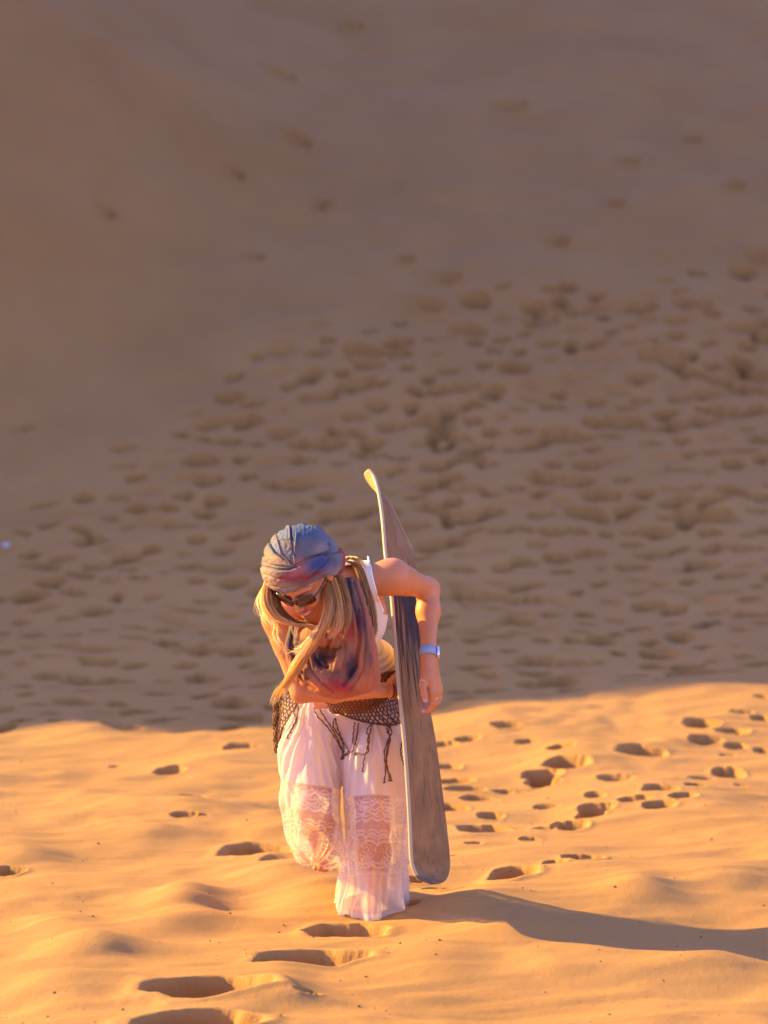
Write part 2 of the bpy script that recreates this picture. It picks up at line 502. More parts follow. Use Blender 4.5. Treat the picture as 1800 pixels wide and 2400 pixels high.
def tube(P, r, sides=6, closed=False, flat=1.0, fdir=None):
    """a tube along points P (n x 3) with radius r (number or per point)"""
    P = np.asarray(P, dtype=np.float64); n = len(P)
    r = np.full(n, r) if np.isscalar(r) else np.asarray(r, dtype=np.float64)
    T = np.gradient(P, axis=0) if not closed else (np.roll(P, -1, 0) - np.roll(P, 1, 0))
    T /= np.maximum(np.linalg.norm(T, axis=1), 1e-12)[:, None]
    ref = np.array([0.02, 1.0, .03]) if fdir is None else np.asarray(fdir, dtype=np.float64)
    A = np.cross(T, ref); la = np.linalg.norm(A, axis=1)
    A = np.where(la[:, None] < 1e-3, np.cross(T, [1, 0, 0]), A)
    A /= np.maximum(np.linalg.norm(A, axis=1), 1e-12)[:, None]
    B = np.cross(T, A)
    ang = np.linspace(0, 2 * np.pi, sides, endpoint=False)
    V_ = (P[:, None, :] + r[:, None, None] * (np.cos(ang)[None, :, None] * A[:, None, :] + flat * np.sin(ang)[None, :, None] * B[:, None, :])).reshape(-1, 3)
    m = n if closed else n - 1
    i = np.arange(m)[:, None]; j = np.arange(sides)[None, :]
    a = i * sides + j; b = i * sides + (j + 1) % sides
    i2 = (i + 1) % n
    c = i2 * sides + (j + 1) % sides; d = i2 * sides + j
    F_ = np.stack([a + 0 * b, b + 0 * a, c + 0 * a, d + 0 * a], -1).reshape(-1, 4)
    if not closed and sides in (4, 6, 8):
        caps = []
        for base, rev in ((0, True), ((n - 1) * sides, False)):
            for q in range(1, sides - 1, 2):
                f4 = [base, base + q, base + q + 1, base + (q + 2) % sides]
                if sides == 4: f4 = [base, base + 1, base + 2, base + 3]
                caps.append(f4[::-1] if rev else f4)
                if sides == 4: break
        # quads that touch twice the same vertex are dropped
        caps = [c4 for c4 in caps if len(set(c4)) == 4]
        if caps: F_ = np.concatenate([F_, np.array(caps)])
    return V_, F_

def ball(c, r, nu=12, nv=8, frame=None):
    c = np.asarray(c, dtype=np.float64); rad = np.array([r] * 3 if np.isscalar(r) else r)
    fr = np.eye(3) if frame is None else np.array(frame)
    th = np.linspace(0.02, np.pi - .02, nv); ph = np.linspace(0, 2 * np.pi, nu, endpoint=False)
    T, P = np.meshgrid(th, ph, indexing='ij')
    L = np.stack([np.sin(T) * np.cos(P) * rad[0], np.sin(T) * np.sin(P) * rad[1], np.cos(T) * rad[2]], -1).reshape(-1, 3)
    V_ = c + L @ fr
    i = np.arange(nv - 1)[:, None]; j = np.arange(nu)[None, :]
    F_ = np.stack([i * nu + j, (i + 1) * nu + j, (i + 1) * nu + (j + 1) % nu, i * nu + (j + 1) % nu], -1).reshape(-1, 4)
    return V_, F_

def poly_dist(x, y, pts):
    """distance of picture points to a polyline"""
    best = np.full(x.shape, 1e9)
    for (x0, y0), (x1, y1) in zip(pts[:-1], pts[1:]):
        dx, dy = x1 - x0, y1 - y0
        t = np.clip(((x - x0) * dx + (y - y0) * dy) / (dx * dx + dy * dy + 1e-9), 0, 1)
        best = np.minimum(best, np.hypot(x - x0 - t * dx, y - y0 - t * dy))
    return best

A3 = lambda v: np.array(v, dtype=np.float64)
def WP(*rows):
    return [A3(W(*r)) for r in rows]

# ------------------------------------------------------------------ materials of the figure
def simple(name, col, rough=.6, spec=.4, metal=0, sheen=0):
    m, nt, b = new_mat(name)
    b.inputs['Base Color'].default_value = (*col, 1)
    b.inputs['Roughness'].default_value = rough
    b.inputs['Specular IOR Level'].default_value = spec
    b.inputs['Metallic'].default_value = metal
    if sheen: b.inputs['Sheen Weight'].default_value = sheen
    return m

def attr_mat(name, rough=.6, spec=.3, bump=0, bscale=400, sss=0, trans=0, dist=.002, sheen=0, stretch=None):
    m, nt, b = new_mat(name)
    a = nt.nodes.new('ShaderNodeAttribute'); a.attribute_name = 'col'
    t = nt.nodes.new('ShaderNodeTexCoord')
    n = nt.nodes.new('ShaderNodeTexNoise'); n.inputs['Scale'].default_value = bscale; n.inputs['Detail'].default_value = 3
    if stretch:
        mp = nt.nodes.new('ShaderNodeMapping'); mp.inputs['Scale'].default_value = stretch
        nt.links.new(t.outputs['Object'], mp.inputs[0]); nt.links.new(mp.outputs[0], n.inputs['Vector'])
    else:
        nt.links.new(t.outputs['Object'], n.inputs['Vector'])
    mr = nt.nodes.new('ShaderNodeMapRange'); mr.inputs['To Min'].default_value = .84; mr.inputs['To Max'].default_value = 1.14
    nt.links.new(n.outputs['Fac'], mr.inputs['Value'])
    mm = nt.nodes.new('ShaderNodeMix'); mm.data_type = 'RGBA'; mm.blend_type = 'MULTIPLY'; mm.inputs[0].default_value = 1
    nt.links.new(a.outputs['Color'], mm.inputs[6]); nt.links.new(mr.outputs[0], mm.inputs[7])
    nt.links.new(mm.outputs[2], b.inputs['Base Color'])
    b.inputs['Roughness'].default_value = rough; b.inputs['Specular IOR Level'].default_value = spec
    if sheen: b.inputs['Sheen Weight'].default_value = sheen
    if bump:
        bu = nt.nodes.new('ShaderNodeBump'); bu.inputs['Strength'].default_value = bump; bu.inputs['Distance'].default_value = dist
        nt.links.new(n.outputs['Fac'], bu.inputs['Height']); nt.links.new(bu.outputs[0], b.inputs['Normal'])
    if sss:
        b.inputs['Subsurface Weight'].default_value = sss
        b.inputs['Subsurface Radius'].default_value = (1.0, .35, .2)
        b.inputs['Subsurface Scale'].default_value = .02
    if trans:
        tr = nt.nodes.new('ShaderNodeBsdfTranslucent'); nt.links.new(mm.outputs[2], tr.inputs[0])
        mixs = nt.nodes.new('ShaderNodeMixShader'); mixs.inputs[0].default_value = trans
        nt.links.new(b.outputs[0], mixs.inputs[1]); nt.links.new(tr.outputs[0], mixs.inputs[2])
        nt.links.new(mixs.outputs[0], nt.nodes['Material Output'].inputs[0])
    return m

# ------------------------------------------------------------------ the woman
GF = sand_h(.0, 7.2)
print('ground at feet', GF, proj([[0, 7.2, GF]]))
person = bpy.data.objects.new('person', None)
link(person)
px0 = W(800, 1985, 7.2)
person.location = (px0.x, 7.2, GF)
person['label'] = 'woman in head scarf and white lace trousers bending forward on the sand, holding a board'
person['category'] = 'person'
bpy.context.view_layer.update()
PINV = Matrix.Translation(-person.location)
def part(name, v, f, mat, parent=None, attrs=None, smooth=True):
    """a piece of the woman, kept where it stands in the world"""
    v = np.asarray(v) - A3(person.location)
    return mesh_obj(name, v, f, mat, parent if parent is not None else person, smooth, attrs)

# --- head frame
hr = A3((.906, -.42, .038)); hr /= np.linalg.norm(hr)
hu = A3((-.33, -.645, .69)); hu -= hr * (hu @ hr); hu /= np.linalg.norm(hu)
hf = np.cross(hr, hu)
HS = 1.06
bridge = A3(W(634, 1289, 6.72))
HC = bridge - (.088 * hf + .012 * hu) * HS
HFR = np.stack([hr, hu, hf])
def H(x, y, z): return HC + HS * (x * hr + y * hu + z * hf)

SH_L = A3(W(848, 1246, 7.02)); EL_L = A3(W(925, 1272, 7.20)); WR_L = A3(W(925, 1412, 7.06))
SH_R = A3(W(604, 1335, 7.02)); EL_R = A3(W(652, 1493, 6.98)); WR_R = A3(W(846, 1491, 7.13))
NECK = A3(W(742, 1262, 6.98)); PEL = A3(W(742, 1545, 7.42))
CHEST = A3(W(738, 1335, 7.10)); WAIST = A3(W(765, 1452, 7.27))
spine = NECK - PEL; spine /= np.linalg.norm(spine)
lat = SH_L - SH_R; lat -= spine * (lat @ spine); lat /= np.linalg.norm(lat)
fwd = np.cross(lat, spine)
TFR = np.stack([lat, fwd, spine])
HIP_L = A3(W(800, 1570, 7.40)); KN_L = A3(W(806, 1790, 7.20)); AN_L = A3(W(815, 1935, 7.34))
HIP_R = A3(W(684, 1570, 7.44)); KN_R = A3(W(680, 1748, 7.22)); AN_R = A3(W(700, 1848, 7.58))

def torso(c, k=.05):
    c.blob(CHEST, (.150, .098, .165), TFR, k)
    c.blob(CHEST + lat * .055 + fwd * .045 - spine * .02, (.062, .055, .062), TFR, .04)
    c.blob(CHEST - lat * .055 + fwd * .045 - spine * .02, (.062, .055, .062), TFR, .04)
    c.blob(WAIST + lat * .006, (.142, .092, .15), TFR, k)
    c.blob(PEL, (.165, .115, .13), TFR, k)
    c.cone(SH_R + spine * .0, NECK, .045, .05, .05)
    c.cone(NECK, SH_L, .05, .045, .05)

body = Clay((-.50, 6.68, GF - .06), (.32, 7.80, GF + 1.45), .0045)
torso(body)
body.cone(NECK - spine * .02, H(0, -.05, -.035), .052, .050, .03)
for (a, b, c) in ((SH_L, EL_L, WR_L), (SH_R, EL_R, WR_R)):
    body.cone(a, a + (b - a) * .35, .053, .046, .05)
    body.cone(a + (b - a) * .3, b, .046, .036, .02)
    body.cone(b, b + (c - b) * .35, .037, .038, .018)
    body.cone(b + (c - b) * .35, b + (c - b) * .88, .038, .0245, .02)
    body.cone(b + (c - b) * .88, c, .0245, .0225, .01)
for (a, b, c, toe) in ((HIP_L, KN_L, AN_L, A3(W(806, 1968, 7.205))), (HIP_R, KN_R, AN_R, A3(W(701, 1872, 7.50)))):
    body.cone(a, b, .080, .052, .05)
    body.cone(b, b + (c - b) * .35, .050, .052, .03)
    body.cone(b + (c - b) * .35, c, .052, .032, .03)
    body.cone(c, c + (toe - c) * .6 + A3((0, 0, .004)), .034, .034, .02)
    body.cone(c + (toe - c) * .45, toe, .036, .020, .02, flat=((1, 0, 0), 1.35))
    for q in range(5):
        sx = (q - 2) * .017
        body.cone(toe + A3((sx * .8, .02, 0)), toe + A3((sx, -.016 + .004 * abs(q - 1), -.004)), .010, .0085, .006)
bv, bf = body.skin()
bv = relax(bv, bf, 1, .4)

# --- head and face
hd = Clay(HC - .17, HC + .17, .0023)
hd.blob(H(0, .030, -.022), A3((.074, .092, .094)) * HS, HFR, .02)
hd.blob(H(0, -.030, .022), A3((.060, .082, .066)) * HS, HFR, .03)
hd.cone(H(-.048, -.060, .005), H(-.012, -.108, .064), .018, .017, .03)
hd.cone(H(.048, -.060, .005), H(.012, -.108, .064), .018, .017, .03)
hd.blob(H(0, -.106, .068), A3((.020, .014, .015)) * HS, HFR, .02)
for s in (-1, 1):
    hd.blob(H(s * .038, -.034, .066), A3((.023, .021, .020)) * HS, HFR, .022)
    hd.cone(H(s * .014, .024, .083), H(s * .048, .024, .066), .008, .007, .02)
    hd.blob(H(s * .031, .004, .094), A3((.016, .011, .012)) * HS, HFR, .012, sub=True)
    hd.blob(H(s * .031, .003, .070), A3((.0135, .0125, .0135)) * HS, HFR, .002)
    hd.blob(H(s * .0105, -.040, .095), A3((.0075, .0065, .008)) * HS, HFR, .008)
    hd.blob(H(s * .076, -.008, -.012), A3((.010, .030, .018)) * HS, HFR, .008)
hd.cone(H(0, .012, .082), H(0, -.034, .106), .007, .0095, .012)
up_ = [H(x, y, z) for x, y, z in ((-.031, -.057, .078), (-.014, -.0655, .0895), (0, -.0665, .0935), (.014, -.0655, .0895), (.031, -.057, .078))]
lo_ = [H(x, y, z) for x, y, z in ((-.030, -.060, .078), (-.015, -.0805, .0855), (0, -.0860, .0885), (.015, -.0805, .0855), (.030, -.060, .078))]
hd.blob(H(0, -.073, .079), A3((.028, .012, .014)) * HS, HFR, .010)
hd.chain(up_, (.0022, .0036, .0040, .0036, .0022), .004)
hd.chain(lo_, (.0022, .0044, .0050, .0044, .0022), .004)
hd.cone(H(0, -.05, -.035), NECK - spine * .02, .050, .052, .03)
hv, hfc = hd.skin()
hv = relax(hv, hfc, 1, .35)

# --- hands
def hand(wrist, knuck, side, palm_n, fingers, thumb, h=.0022, r0=.024):
    """wrist and middle knuckle in space; side runs index to little finger; each finger is its joint list"""
    allp = np.array([wrist, knuck] + [p for f in fingers for p in f] + list(thumb))
    c = Clay(allp.min(0) - .05, allp.max(0) + .05, h)
    c.cone(wrist - (knuck - wrist) * .10, wrist + (knuck - wrist) * .15, .0215, .024, .01)
    side = side / np.linalg.norm(side)
    for q in range(4):
        o = side * (q - 1.5) * .0185
        c.cone(wrist + o * .55 + (knuck - wrist) * .08, knuck + o - palm_n * .001, .0165, .0125, .016)
    c.cone(wrist + (knuck - wrist) * .2 - side * .018, wrist + (knuck - wrist) * .6 - side * .030, .016, .015, .02)
    for q, f in enumerate(fingers):
        r = (.0092, .0094, .0090, .0080)[q]
        c.chain(f, np.linspace(r * 1.08, r * .80, len(f)), .004, k0=.008)
    c.chain(thumb, np.linspace(.0125, .0095, len(thumb)), .005, k0=.014)
    v, f = c.skin()
    return relax(v, f, 1, .3)  if False else (relax(v, f, 1, .3), f)

# her left hand holds the far edge of the board
kn = A3(W(940, 1492, 7.03))
sideL = A3((.45, .85, .05))
KL = [kn + sideL / np.linalg.norm(sideL) * (q - 1.5) * .0185 for q in range(4)]
fL = []
for q in range(4):
    k0 = KL[q]; ln = (1.0, 1.08, 1.0, .82)[q]
    a = k0 + A3((.006, .004, -.038)) * ln
    b = a + A3((-.014, .004, -.024)) * ln
    c_ = b + A3((-.018, .004, -.002)) * ln + A3((0, 0, .003 * q))
    fL.append([k0, a, b, c_])
thL = WP((918, 1447, 7.035), (913, 1478, 7.00), (916, 1498, 6.985), (919, 1513, 6.985))
hl = hand(WR_L, kn, sideL, A3((-1, 0, 0)), fL, thL)
# her right hand lies flat against the hidden face of the board
kr = WR_R + A3((.028, .072, .004)); sideR = A3((0, .05, -1))
fR = []
for q in range(4):
    k0 = kr + sideR / np.linalg.norm(sideR) * (q - 1.5) * .0185
    d = A3((.35, .93, .10 * (1.5 - q))); d /= np.linalg.norm(d)
    ln = (1.0, 1.08, 1.0, .82)[q]
    fR.append([k0, k0 + d * .034 * ln, k0 + d * .055 * ln + A3((-.002, 0, 0)), k0 + d * .073 * ln + A3((-.003, 0, 0))])
thR = [WR_R + A3((.012, .014, .026)), WR_R + A3((.026, .040, .046)), WR_R + A3((.036, .062, .056))]
hr2 = hand(WR_R, kr, sideR, A3((-1, 0, 0)), fR, thR)

BV, BF = join([(bv, bf), (hv, hfc), hl, hr2])
colr = np.tile(A3((.55, .190, .064)), (len(BV), 1))
bx, by = proj(BV)
n_ = perlin(BV[:, 0] * 14 + BV[:, 1] * 5, BV[:, 2] * 14, 5)
colr *= (1 + .10 * n_)[:, None]
o1 = len(bv); o2 = o1 + len(hv)
loc = (BV[o1:o2] - HC) @ HFR.T / HS
x_, y_, z_ = loc.T
face = colr[o1:o2]
def tint(m, c):
    global face
    face = face * (1 - m[:, None]) + A3(c) * m[:, None]
cheek = np.exp(-(((np.abs(x_) - .038) / .02) ** 2 + ((y_ + .035) / .02) ** 2)) * (z_ > .03)
tint(.35 * cheek, (.62, .22, .14))
lip_u = -.0575 - .009 * (1 - (x_ / .031) ** 2); lip_l = -.060 - .0255 * (1 - (x_ / .030) ** 2)
inm = (np.abs(x_) < .030) & (z_ > .06)
tint((inm & (y_ < lip_u + .0045) & (y_ > lip_l - .005)).astype(float), (.52, .13, .11))
teeth = inm & (np.abs(x_) < .026) & (y_ < lip_u - .0022) & (y_ > lip_l + .0050)
tint(teeth.astype(float), (.80, .74, .66))
tint(((np.abs(x_) < .05) & (np.abs(y_ - .024) < .0035) & (np.abs(x_) > .014) & (z_ > .04)) * .6, (.20, .11, .06))
colr[o1:o2] = face
for tip in (thL[-1], fL[0][-1], fL[1][-1], fL[2][-1], fL[3][-1]):
    d = np.linalg.norm(BV - (tip + A3((-.003, -.007, .001))), axis=1)
    colr[d < .0075] = (.62, .22, .32)
skin = attr_mat('skin', .50, .35, .10, 260, sss=.12)
part('body', BV, BF, skin, attrs={'col': colr})
print('body', len(BV))

# --- tank top
tt = Clay((-.26, 6.74, GF + .60), (.20, 7.62, GF + 1.36), .0035)
torso(tt)
tt.cone(SH_R, NECK, .046, .05, .05); tt.cone(NECK, SH_L, .05, .046, .05)
tv, tf = tt.skin(.0045)
tn = normals(tv, tf)
tx, ty = proj(tv)
u_l = (tv - CHEST) @ lat; u_s = (tv - CHEST) @ spine; u_f = (tv - CHEST) @ fwd
fold = sstep(-.02, -.16, u_s) * (.0035 * np.sin(u_s * 330 + 3.2 * np.abs(u_l + .02) * 18 + 2.2 * perlin(u_l * 12, u_s * 10, 9)) + .004 * perlin(u_l * 9, u_s * 55, 10))
fold += .0016 * perlin(u_l * 30 + u_s * 12, u_s * 26, 12)
tv = tv + tn * fold[:, None]
arm_x = np.interp(ty, [1190, 1205, 1250, 1300, 1325, 1345], [794, 797, 806, 819, 829, 900])
hem_y = 1462 - .08 * (tx - 740)
keep_v = (tx < arm_x) & (ty < hem_y) & (tx > np.interp(ty, [1290, 1330, 1380], [650, 628, 560]))
front = u_f > 0
neck_hole = (tx < np.interp(ty, [1190, 1260, 1330, 1360], [784, 780, 768, 720])) & (tx > 664) & (ty < 1352)
keep_v &= ~(front & neck_hole)
tv, tf, _ = keep_faces(tv, tf, keep_v[tf].all(1))
cloth_white, nt_, b_ = new_mat('white_jersey')
b_.inputs['Base Color'].default_value = (.68, .53, .35, 1); b_.inputs['Roughness'].default_value = .8
b_.inputs['Sheen Weight'].default_value = .2
part('tank_top', tv, tf, cloth_white)
# the edge binding along the arm hole
pl = []
from mathutils.bvhtree import BVHTree
def bvh(v, f):
    return BVHTree.FromPolygons([tuple(q) for q in v], [tuple(int(i) for i in q) for q in f])
bt = bvh(bv, bf)
def on(tree, px, py, off=.004, fallback=7.2):
    d = ray(px, py); d.normalize()
    h = tree.ray_cast(CAM + d * 3, d)
    if h[0] is None: return A3(W(px, py, fallback))
    return A3(h[0]) - A3(d) * off
bind = [on(bt, x, y, .008) for x, y in ((795, 1203), (799, 1222), (803, 1245), (810, 1272), (819, 1300), (828, 1322))]
v, f = tube(spline(bind, 30), .0042, 6, flat=.6)
part('top_binding', v, f, simple('binding', (.85, .82, .80), .7))

# --- trousers: one open sheet of thin cloth, with the legs shining through
tr = Clay((-.36, 6.90, GF - .02), (.22, 7.82, GF + .86), .0045)
tr.blob(PEL + A3((-.004, -.01, .012)), (.172, .125, .14), TFR, .03)
def px_r(pxw, Y): return pxw / 2 / FPX * Y
legR = [((668, 1540), 7.43, 125), ((667, 1640), 7.34, 132), ((671, 1720), 7.26, 122), ((678, 1790), 7.30, 116), ((692, 1835), 7.40, 104), ((700, 1878), 7.46, 96)]
legL = [((800, 1550), 7.40, 140), ((808, 1640), 7.30, 142), ((812, 1740), 7.24, 138), ((812, 1830), 7.26, 134), ((806, 1900), 7.29, 138), ((800, 1960), 7.28, 146), ((806, 2030), 7.27, 142)]
for leg in (legR, legL):
    P_ = [A3(W(p[0], p[1], Y)) for p, Y, w in leg]; r_ = [px_r(w, Y) for p, Y, w in leg]
    tr.chain(P_, r_, .012, k0=.035)
tr.blob(PEL, (.178, .128, .143), TFR, .03)
tr.blob(WAIST + lat * .006, (.152, .104, .15), TFR, .04)
for (a, b, c) in ((HIP_L, KN_L, AN_L), (HIP_R, KN_R, AN_R)):
    tr.cone(a, b, .095, .070, .03); tr.cone(b, b + (c - b) * .4, .070, .066, .03)
tr.cone(W(724, 1955, 7.28), W(742, 1900, 7.30), .010, .016, .03)
qv, qf = tr.skin()
qv = relax(qv, qf, 2, .5)
qn = normals(qv, qf)
qx, qy = proj(qv)
# which leg, and the turn round it
split = np.interp(qy, [1500, 1640, 1700, 1760, 1820, 2000], [742, 740, 735, 736, 741, 715])
isL = qx > split
cx = np.where(isL, W(806, 1750, 7.3).x, W(672, 1720, 7.3).x)
cy = np.where(isL, 7.29, 7.33)
th = np.arctan2(qv[:, 1] - cy, qv[:, 0] - cx)
zz = qv[:, 2] - GF
low = sstep(.75, .1, zz)
side_l = sstep(-.2, -.9, np.cos(th))            # gathers on the outer sides
side_r = sstep(.2, .9, np.cos(th))
fold = .0065 * np.sin(th * 17 + 6 * perlin(th * 1.3 + isL * 9, zz * 3.0, 91)) * (.35 + side_l + side_r) * (.35 + low)
fold += .010 * perlin(th * 2.2 + isL * 5, zz * 5 + th * .8, 92) + .005 * perlin(th * 5 + zz * 11, zz * 9 - th * 2, 93)
fold += .010 * np.sin(th * 7 + zz * 9) * sstep(.30, .02, zz) * isL
fold += .008 * perlin(th * 3 - zz * 6, zz * 2, 94)
fold *= np.where(np.abs(qx - split) < 12, .3, 1)
qv = qv + qn * fold[:, None]
qx, qy = proj(qv)
hemL = GF - .018 + .006 * np.sin(th * 3 + 1) + .010 * perlin(th * 2, th * 0 + 3.3, 95)
hemR_y = 1872 + 7 * np.sin(th * 2.5) + .10 * (qx - 690) + 5 * np.sin(th * 9)
hemR = (~isL) & (qy > hemR_y)
rem = np.where(isL, qv[:, 2] < hemL, hemR)
waist = (qv - PEL) @ spine > .125
kf = ~(rem[qf].any(1)) & ~(waist[qf].all(1))
q2v, q2f, used = keep_faces(qv, qf, kf)
# lace: thread density stored on the cloth (1 = plain cloth, lower = sheer ground)
lx, ly, lz = qx[used], qy[used], zz[used]
lth = th[used]; L_ = isL[used]
top_r = 1683 + .16 * (lx - 610); top_l = 1722 - 8 * np.cos((lx - 810) / 60) + np.abs(lx - 800) * .05
top = np.where(L_, top_l, top_r)
rel = (ly - top)                                  # picture pixels below the band's upper edge
lace = sstep(-1, 3, rel) * np.where(L_, 1 - sstep(160, 176, rel) * .75, 1)
U = lth * 26 * 3.2; Vv = rel
# rows of scallop medallions: concentric rings round evenly spaced centres
def rings(cu, cvv, su, r_out, n):
    du = ((lth * 90 + cu) % su) - su / 2
    rr = np.hypot(du, Vv - cvv)
    ring = .5 + .5 * np.cos(rr / r_out * 2 * np.pi * n)
    ang = np.arctan2(Vv - cvv, du)
    pet = .5 + .5 * np.cos(ang * 9)
    return np.where(rr < r_out, np.maximum(sstep(.55, .9, ring), 0) * (.6 + .4 * pet), 0)
def scallop(cvv, su, h, ph):
    w = np.abs(((lth * 90 + ph) / su) % 1 - .5) * 2
    e = cvv + h * np.sqrt(np.clip(1 - w * w, 0, 1))
    return np.maximum(np.exp(-((Vv - e) / 2.3) ** 2), .9 * np.exp(-((Vv - e + 9) / 1.8) ** 2) * (w < .85))
thr = np.zeros(len(lx))
thr = np.maximum(thr, np.exp(-((rel - 1) / 2.2) ** 2))
for cvv, su, h, ph in ((12, 44, 16, 0), (30, 24, 14, 7), (48, 20, 10, 3), (100, 22, -13, 0), (116, 32, -14, 5), (148, 34, 12, 9)):
    thr = np.maximum(thr, scallop(cvv, su, h, ph))
thr = np.maximum(thr, rings(0, 24, 44, 15, 2.2)); thr = np.maximum(thr, rings(12, 122, 58, 21, 3)); thr = np.maximum(thr, rings(40, 148, 46, 14, 2.2))
dots = (np.cos(lth * 90 * 1.0) > .75) & (np.cos(rel * .9) > .75)
thr = np.maximum(thr, dots * .6)
under = (L_ & (rel > 172)).astype(float)          # plain gauze below the lace on the standing leg
dens_ = 1 - lace * (1 - np.clip(thr, 0, 1))
dens_ = np.where(under > 0, np.maximum(.42, np.exp(-((rel - 172) / 3) ** 2)), dens_)
edge = sstep(.030, .012, lz) * L_
dens_ = np.maximum(dens_, edge)
cm, nt_, b_ = new_mat('lace_cloth')
N_, K_ = nt_.nodes, nt_.links
at = N_.new('ShaderNodeAttribute'); at.attribute_name = 'thread'
b_.inputs['Base Color'].default_value = (.72, .56, .44, 1); b_.inputs['Roughness'].default_value = .75; b_.inputs['Sheen Weight'].default_value = .3
tcn = N_.new('ShaderNodeTexCoord'); wv = N_.new('ShaderNodeTexNoise'); wv.inputs['Scale'].default_value = 60; wv.inputs['Detail'].default_value = 4
mp = N_.new('ShaderNodeMapping'); mp.inputs['Scale'].default_value = (4, 4, .5); K_.new(tcn.outputs['Object'], mp.inputs[0]); K_.new(mp.outputs[0], wv.inputs['Vector'])
bu = N_.new('ShaderNodeBump'); bu.inputs['Strength'].default_value = .4; bu.inputs['Distance'].default_value = .003
K_.new(wv.outputs['Fac'], bu.inputs['Height']); K_.new(bu.outputs[0], b_.inputs['Normal'])
tl = N_.new('ShaderNodeBsdfTranslucent'); tl.inputs[0].default_value = (.95, .84, .70, 1)
tp = N_.new('ShaderNodeBsdfTransparent'); tp.inputs[0].default_value = (1, .97, .95, 1)
m1 = N_.new('ShaderNodeMixShader'); m1.inputs[0].default_value = .42
K_.new(b_.outputs[0], m1.inputs[1]); K_.new(tl.outputs[0], m1.inputs[2])
mr = N_.new('ShaderNodeMapRange'); mr.inputs['To Min'].default_value = .64; mr.inputs['To Max'].default_value = .03
K_.new(at.outputs['Fac'], mr.inputs['Value'])
m2 = N_.new('ShaderNodeMixShader'); K_.new(mr.outputs[0], m2.inputs[0]); K_.new(m1.outputs[0], m2.inputs[1]); K_.new(tp.outputs[0], m2.inputs[2])
K_.new(m2.outputs[0], N_['Material Output'].inputs[0])
tro = part('trousers', q2v, q2f, cm, attrs={'thread': dens_})
tro['label'] = 'white cotton trousers with sheer lace bands from knee to hem'

# --- crochet hip scarf: knotted cords round the hips, with hanging fringe
qt = bvh(qv, qf)
cord = simple('brown_cord', (.12, .045, .020), .85)
cord_gold = simple('ochre_cord', (.20, .105, .035), .85)
def hip(phi, z, off=.006):
    """point on the outside of the hips, at turn phi about the body's axis"""
    ax = A3((PEL[0] + .01, PEL[1] - .02, z))
    d = A3((math.sin(phi), -math.cos(phi), 0))
    h = qt.ray_cast(Vector(ax + d * .6), Vector(-d), .55)
    r = np.linalg.norm(A3(h[0]) - ax) if h[0] is not None else .15
    return ax + d * (r + off)
zt = {}
def z_img(px, py, Y): return W(px, py, Y).z
def band(phi):
    """lower and upper edge of the net at a turn"""
    lo = np.interp(phi, [-3.2, -2.2, -1.9, -1.45, -1.25, -.45, -.30, .1, .5, .9, 1.4, 2.2, 3.2],
                   [z_img(740, 1600, 7.5)] * 2 + [z_img(600, 1625, 7.4), z_img(600, 1620, 7.4), z_img(610, 1530, 7.35), z_img(690, 1524, 7.3), z_img(700, 1530, 7.3), z_img(760, 1553, 7.25), z_img(830, 1563, 7.25), z_img(865, 1563, 7.3), z_img(880, 1565, 7.3)] + [z_img(740, 1600, 7.5)] * 2)
    hi = np.interp(phi, [-3.2, -1.6, -1.2, .5, .8, 1.4, 3.2], [z_img(740, 1475, 7.5), z_img(600, 1488, 7.4), z_img(610, 1488, 7.35), z_img(820, 1452, 7.22), z_img(860, 1443, 7.25), z_img(870, 1445, 7.3), z_img(740, 1475, 7.5)])
    return lo, hi
segs, nphi, ROW = [], 76, .0125
cell = 2 * math.pi / nphi
def node(i, r):
    phi = (i + (.5 if r % 2 else 0)) * cell - math.pi
    lo, hi = band(phi)
    z = z_img(740, 1436, 7.32) - r * ROW
    return phi, z, lo, hi
cords = []
for r in range(0, 31):
    for i in range(nphi):
        phi, z, lo, hi = node(i, r)
        if -1.22 < phi < -.42: continue
        if not (lo <= z <= hi + .004): continue
        p = hip(phi, z)
        for j in ((i, i - 1) if r % 2 == 0 else (i, i + 1)):
            ph2, z2, lo2, hi2 = node(j % nphi, r + 1)
            if abs(ph2 - phi) > 1: continue
            z2 = max(z2, lo2)
            q = hip(ph2, z2)
            mid = (p + q) / 2
            cords.append(tube(np.array([p, p * .75 + q * .25 + A3((0, 0, -.0012)), mid, p * .25 + q * .75 + A3((0, 0, .0012)), q]), .0019, 4))
for e_lo in (True, False):
    for a, b in ((-.42, 4.95),):
        ph = np.linspace(a, b, 110)
        pts_ = []
        for q in ph:
            w = (q + math.pi) % (2 * math.pi) - math.pi
            lo, hi = band(w)
            pts_.append(hip(w, lo if e_lo else hi, .008))
        cords.append(tube(np.array(pts_), .0032, 6))
v, f = join(cords)
part('hip_scarf', v, f, cord)
hs = bpy.data.objects['hip_scarf']
def drape(rows, off=.012):
    return [on(qt, x, y, off, 7.18) for x, y in rows]
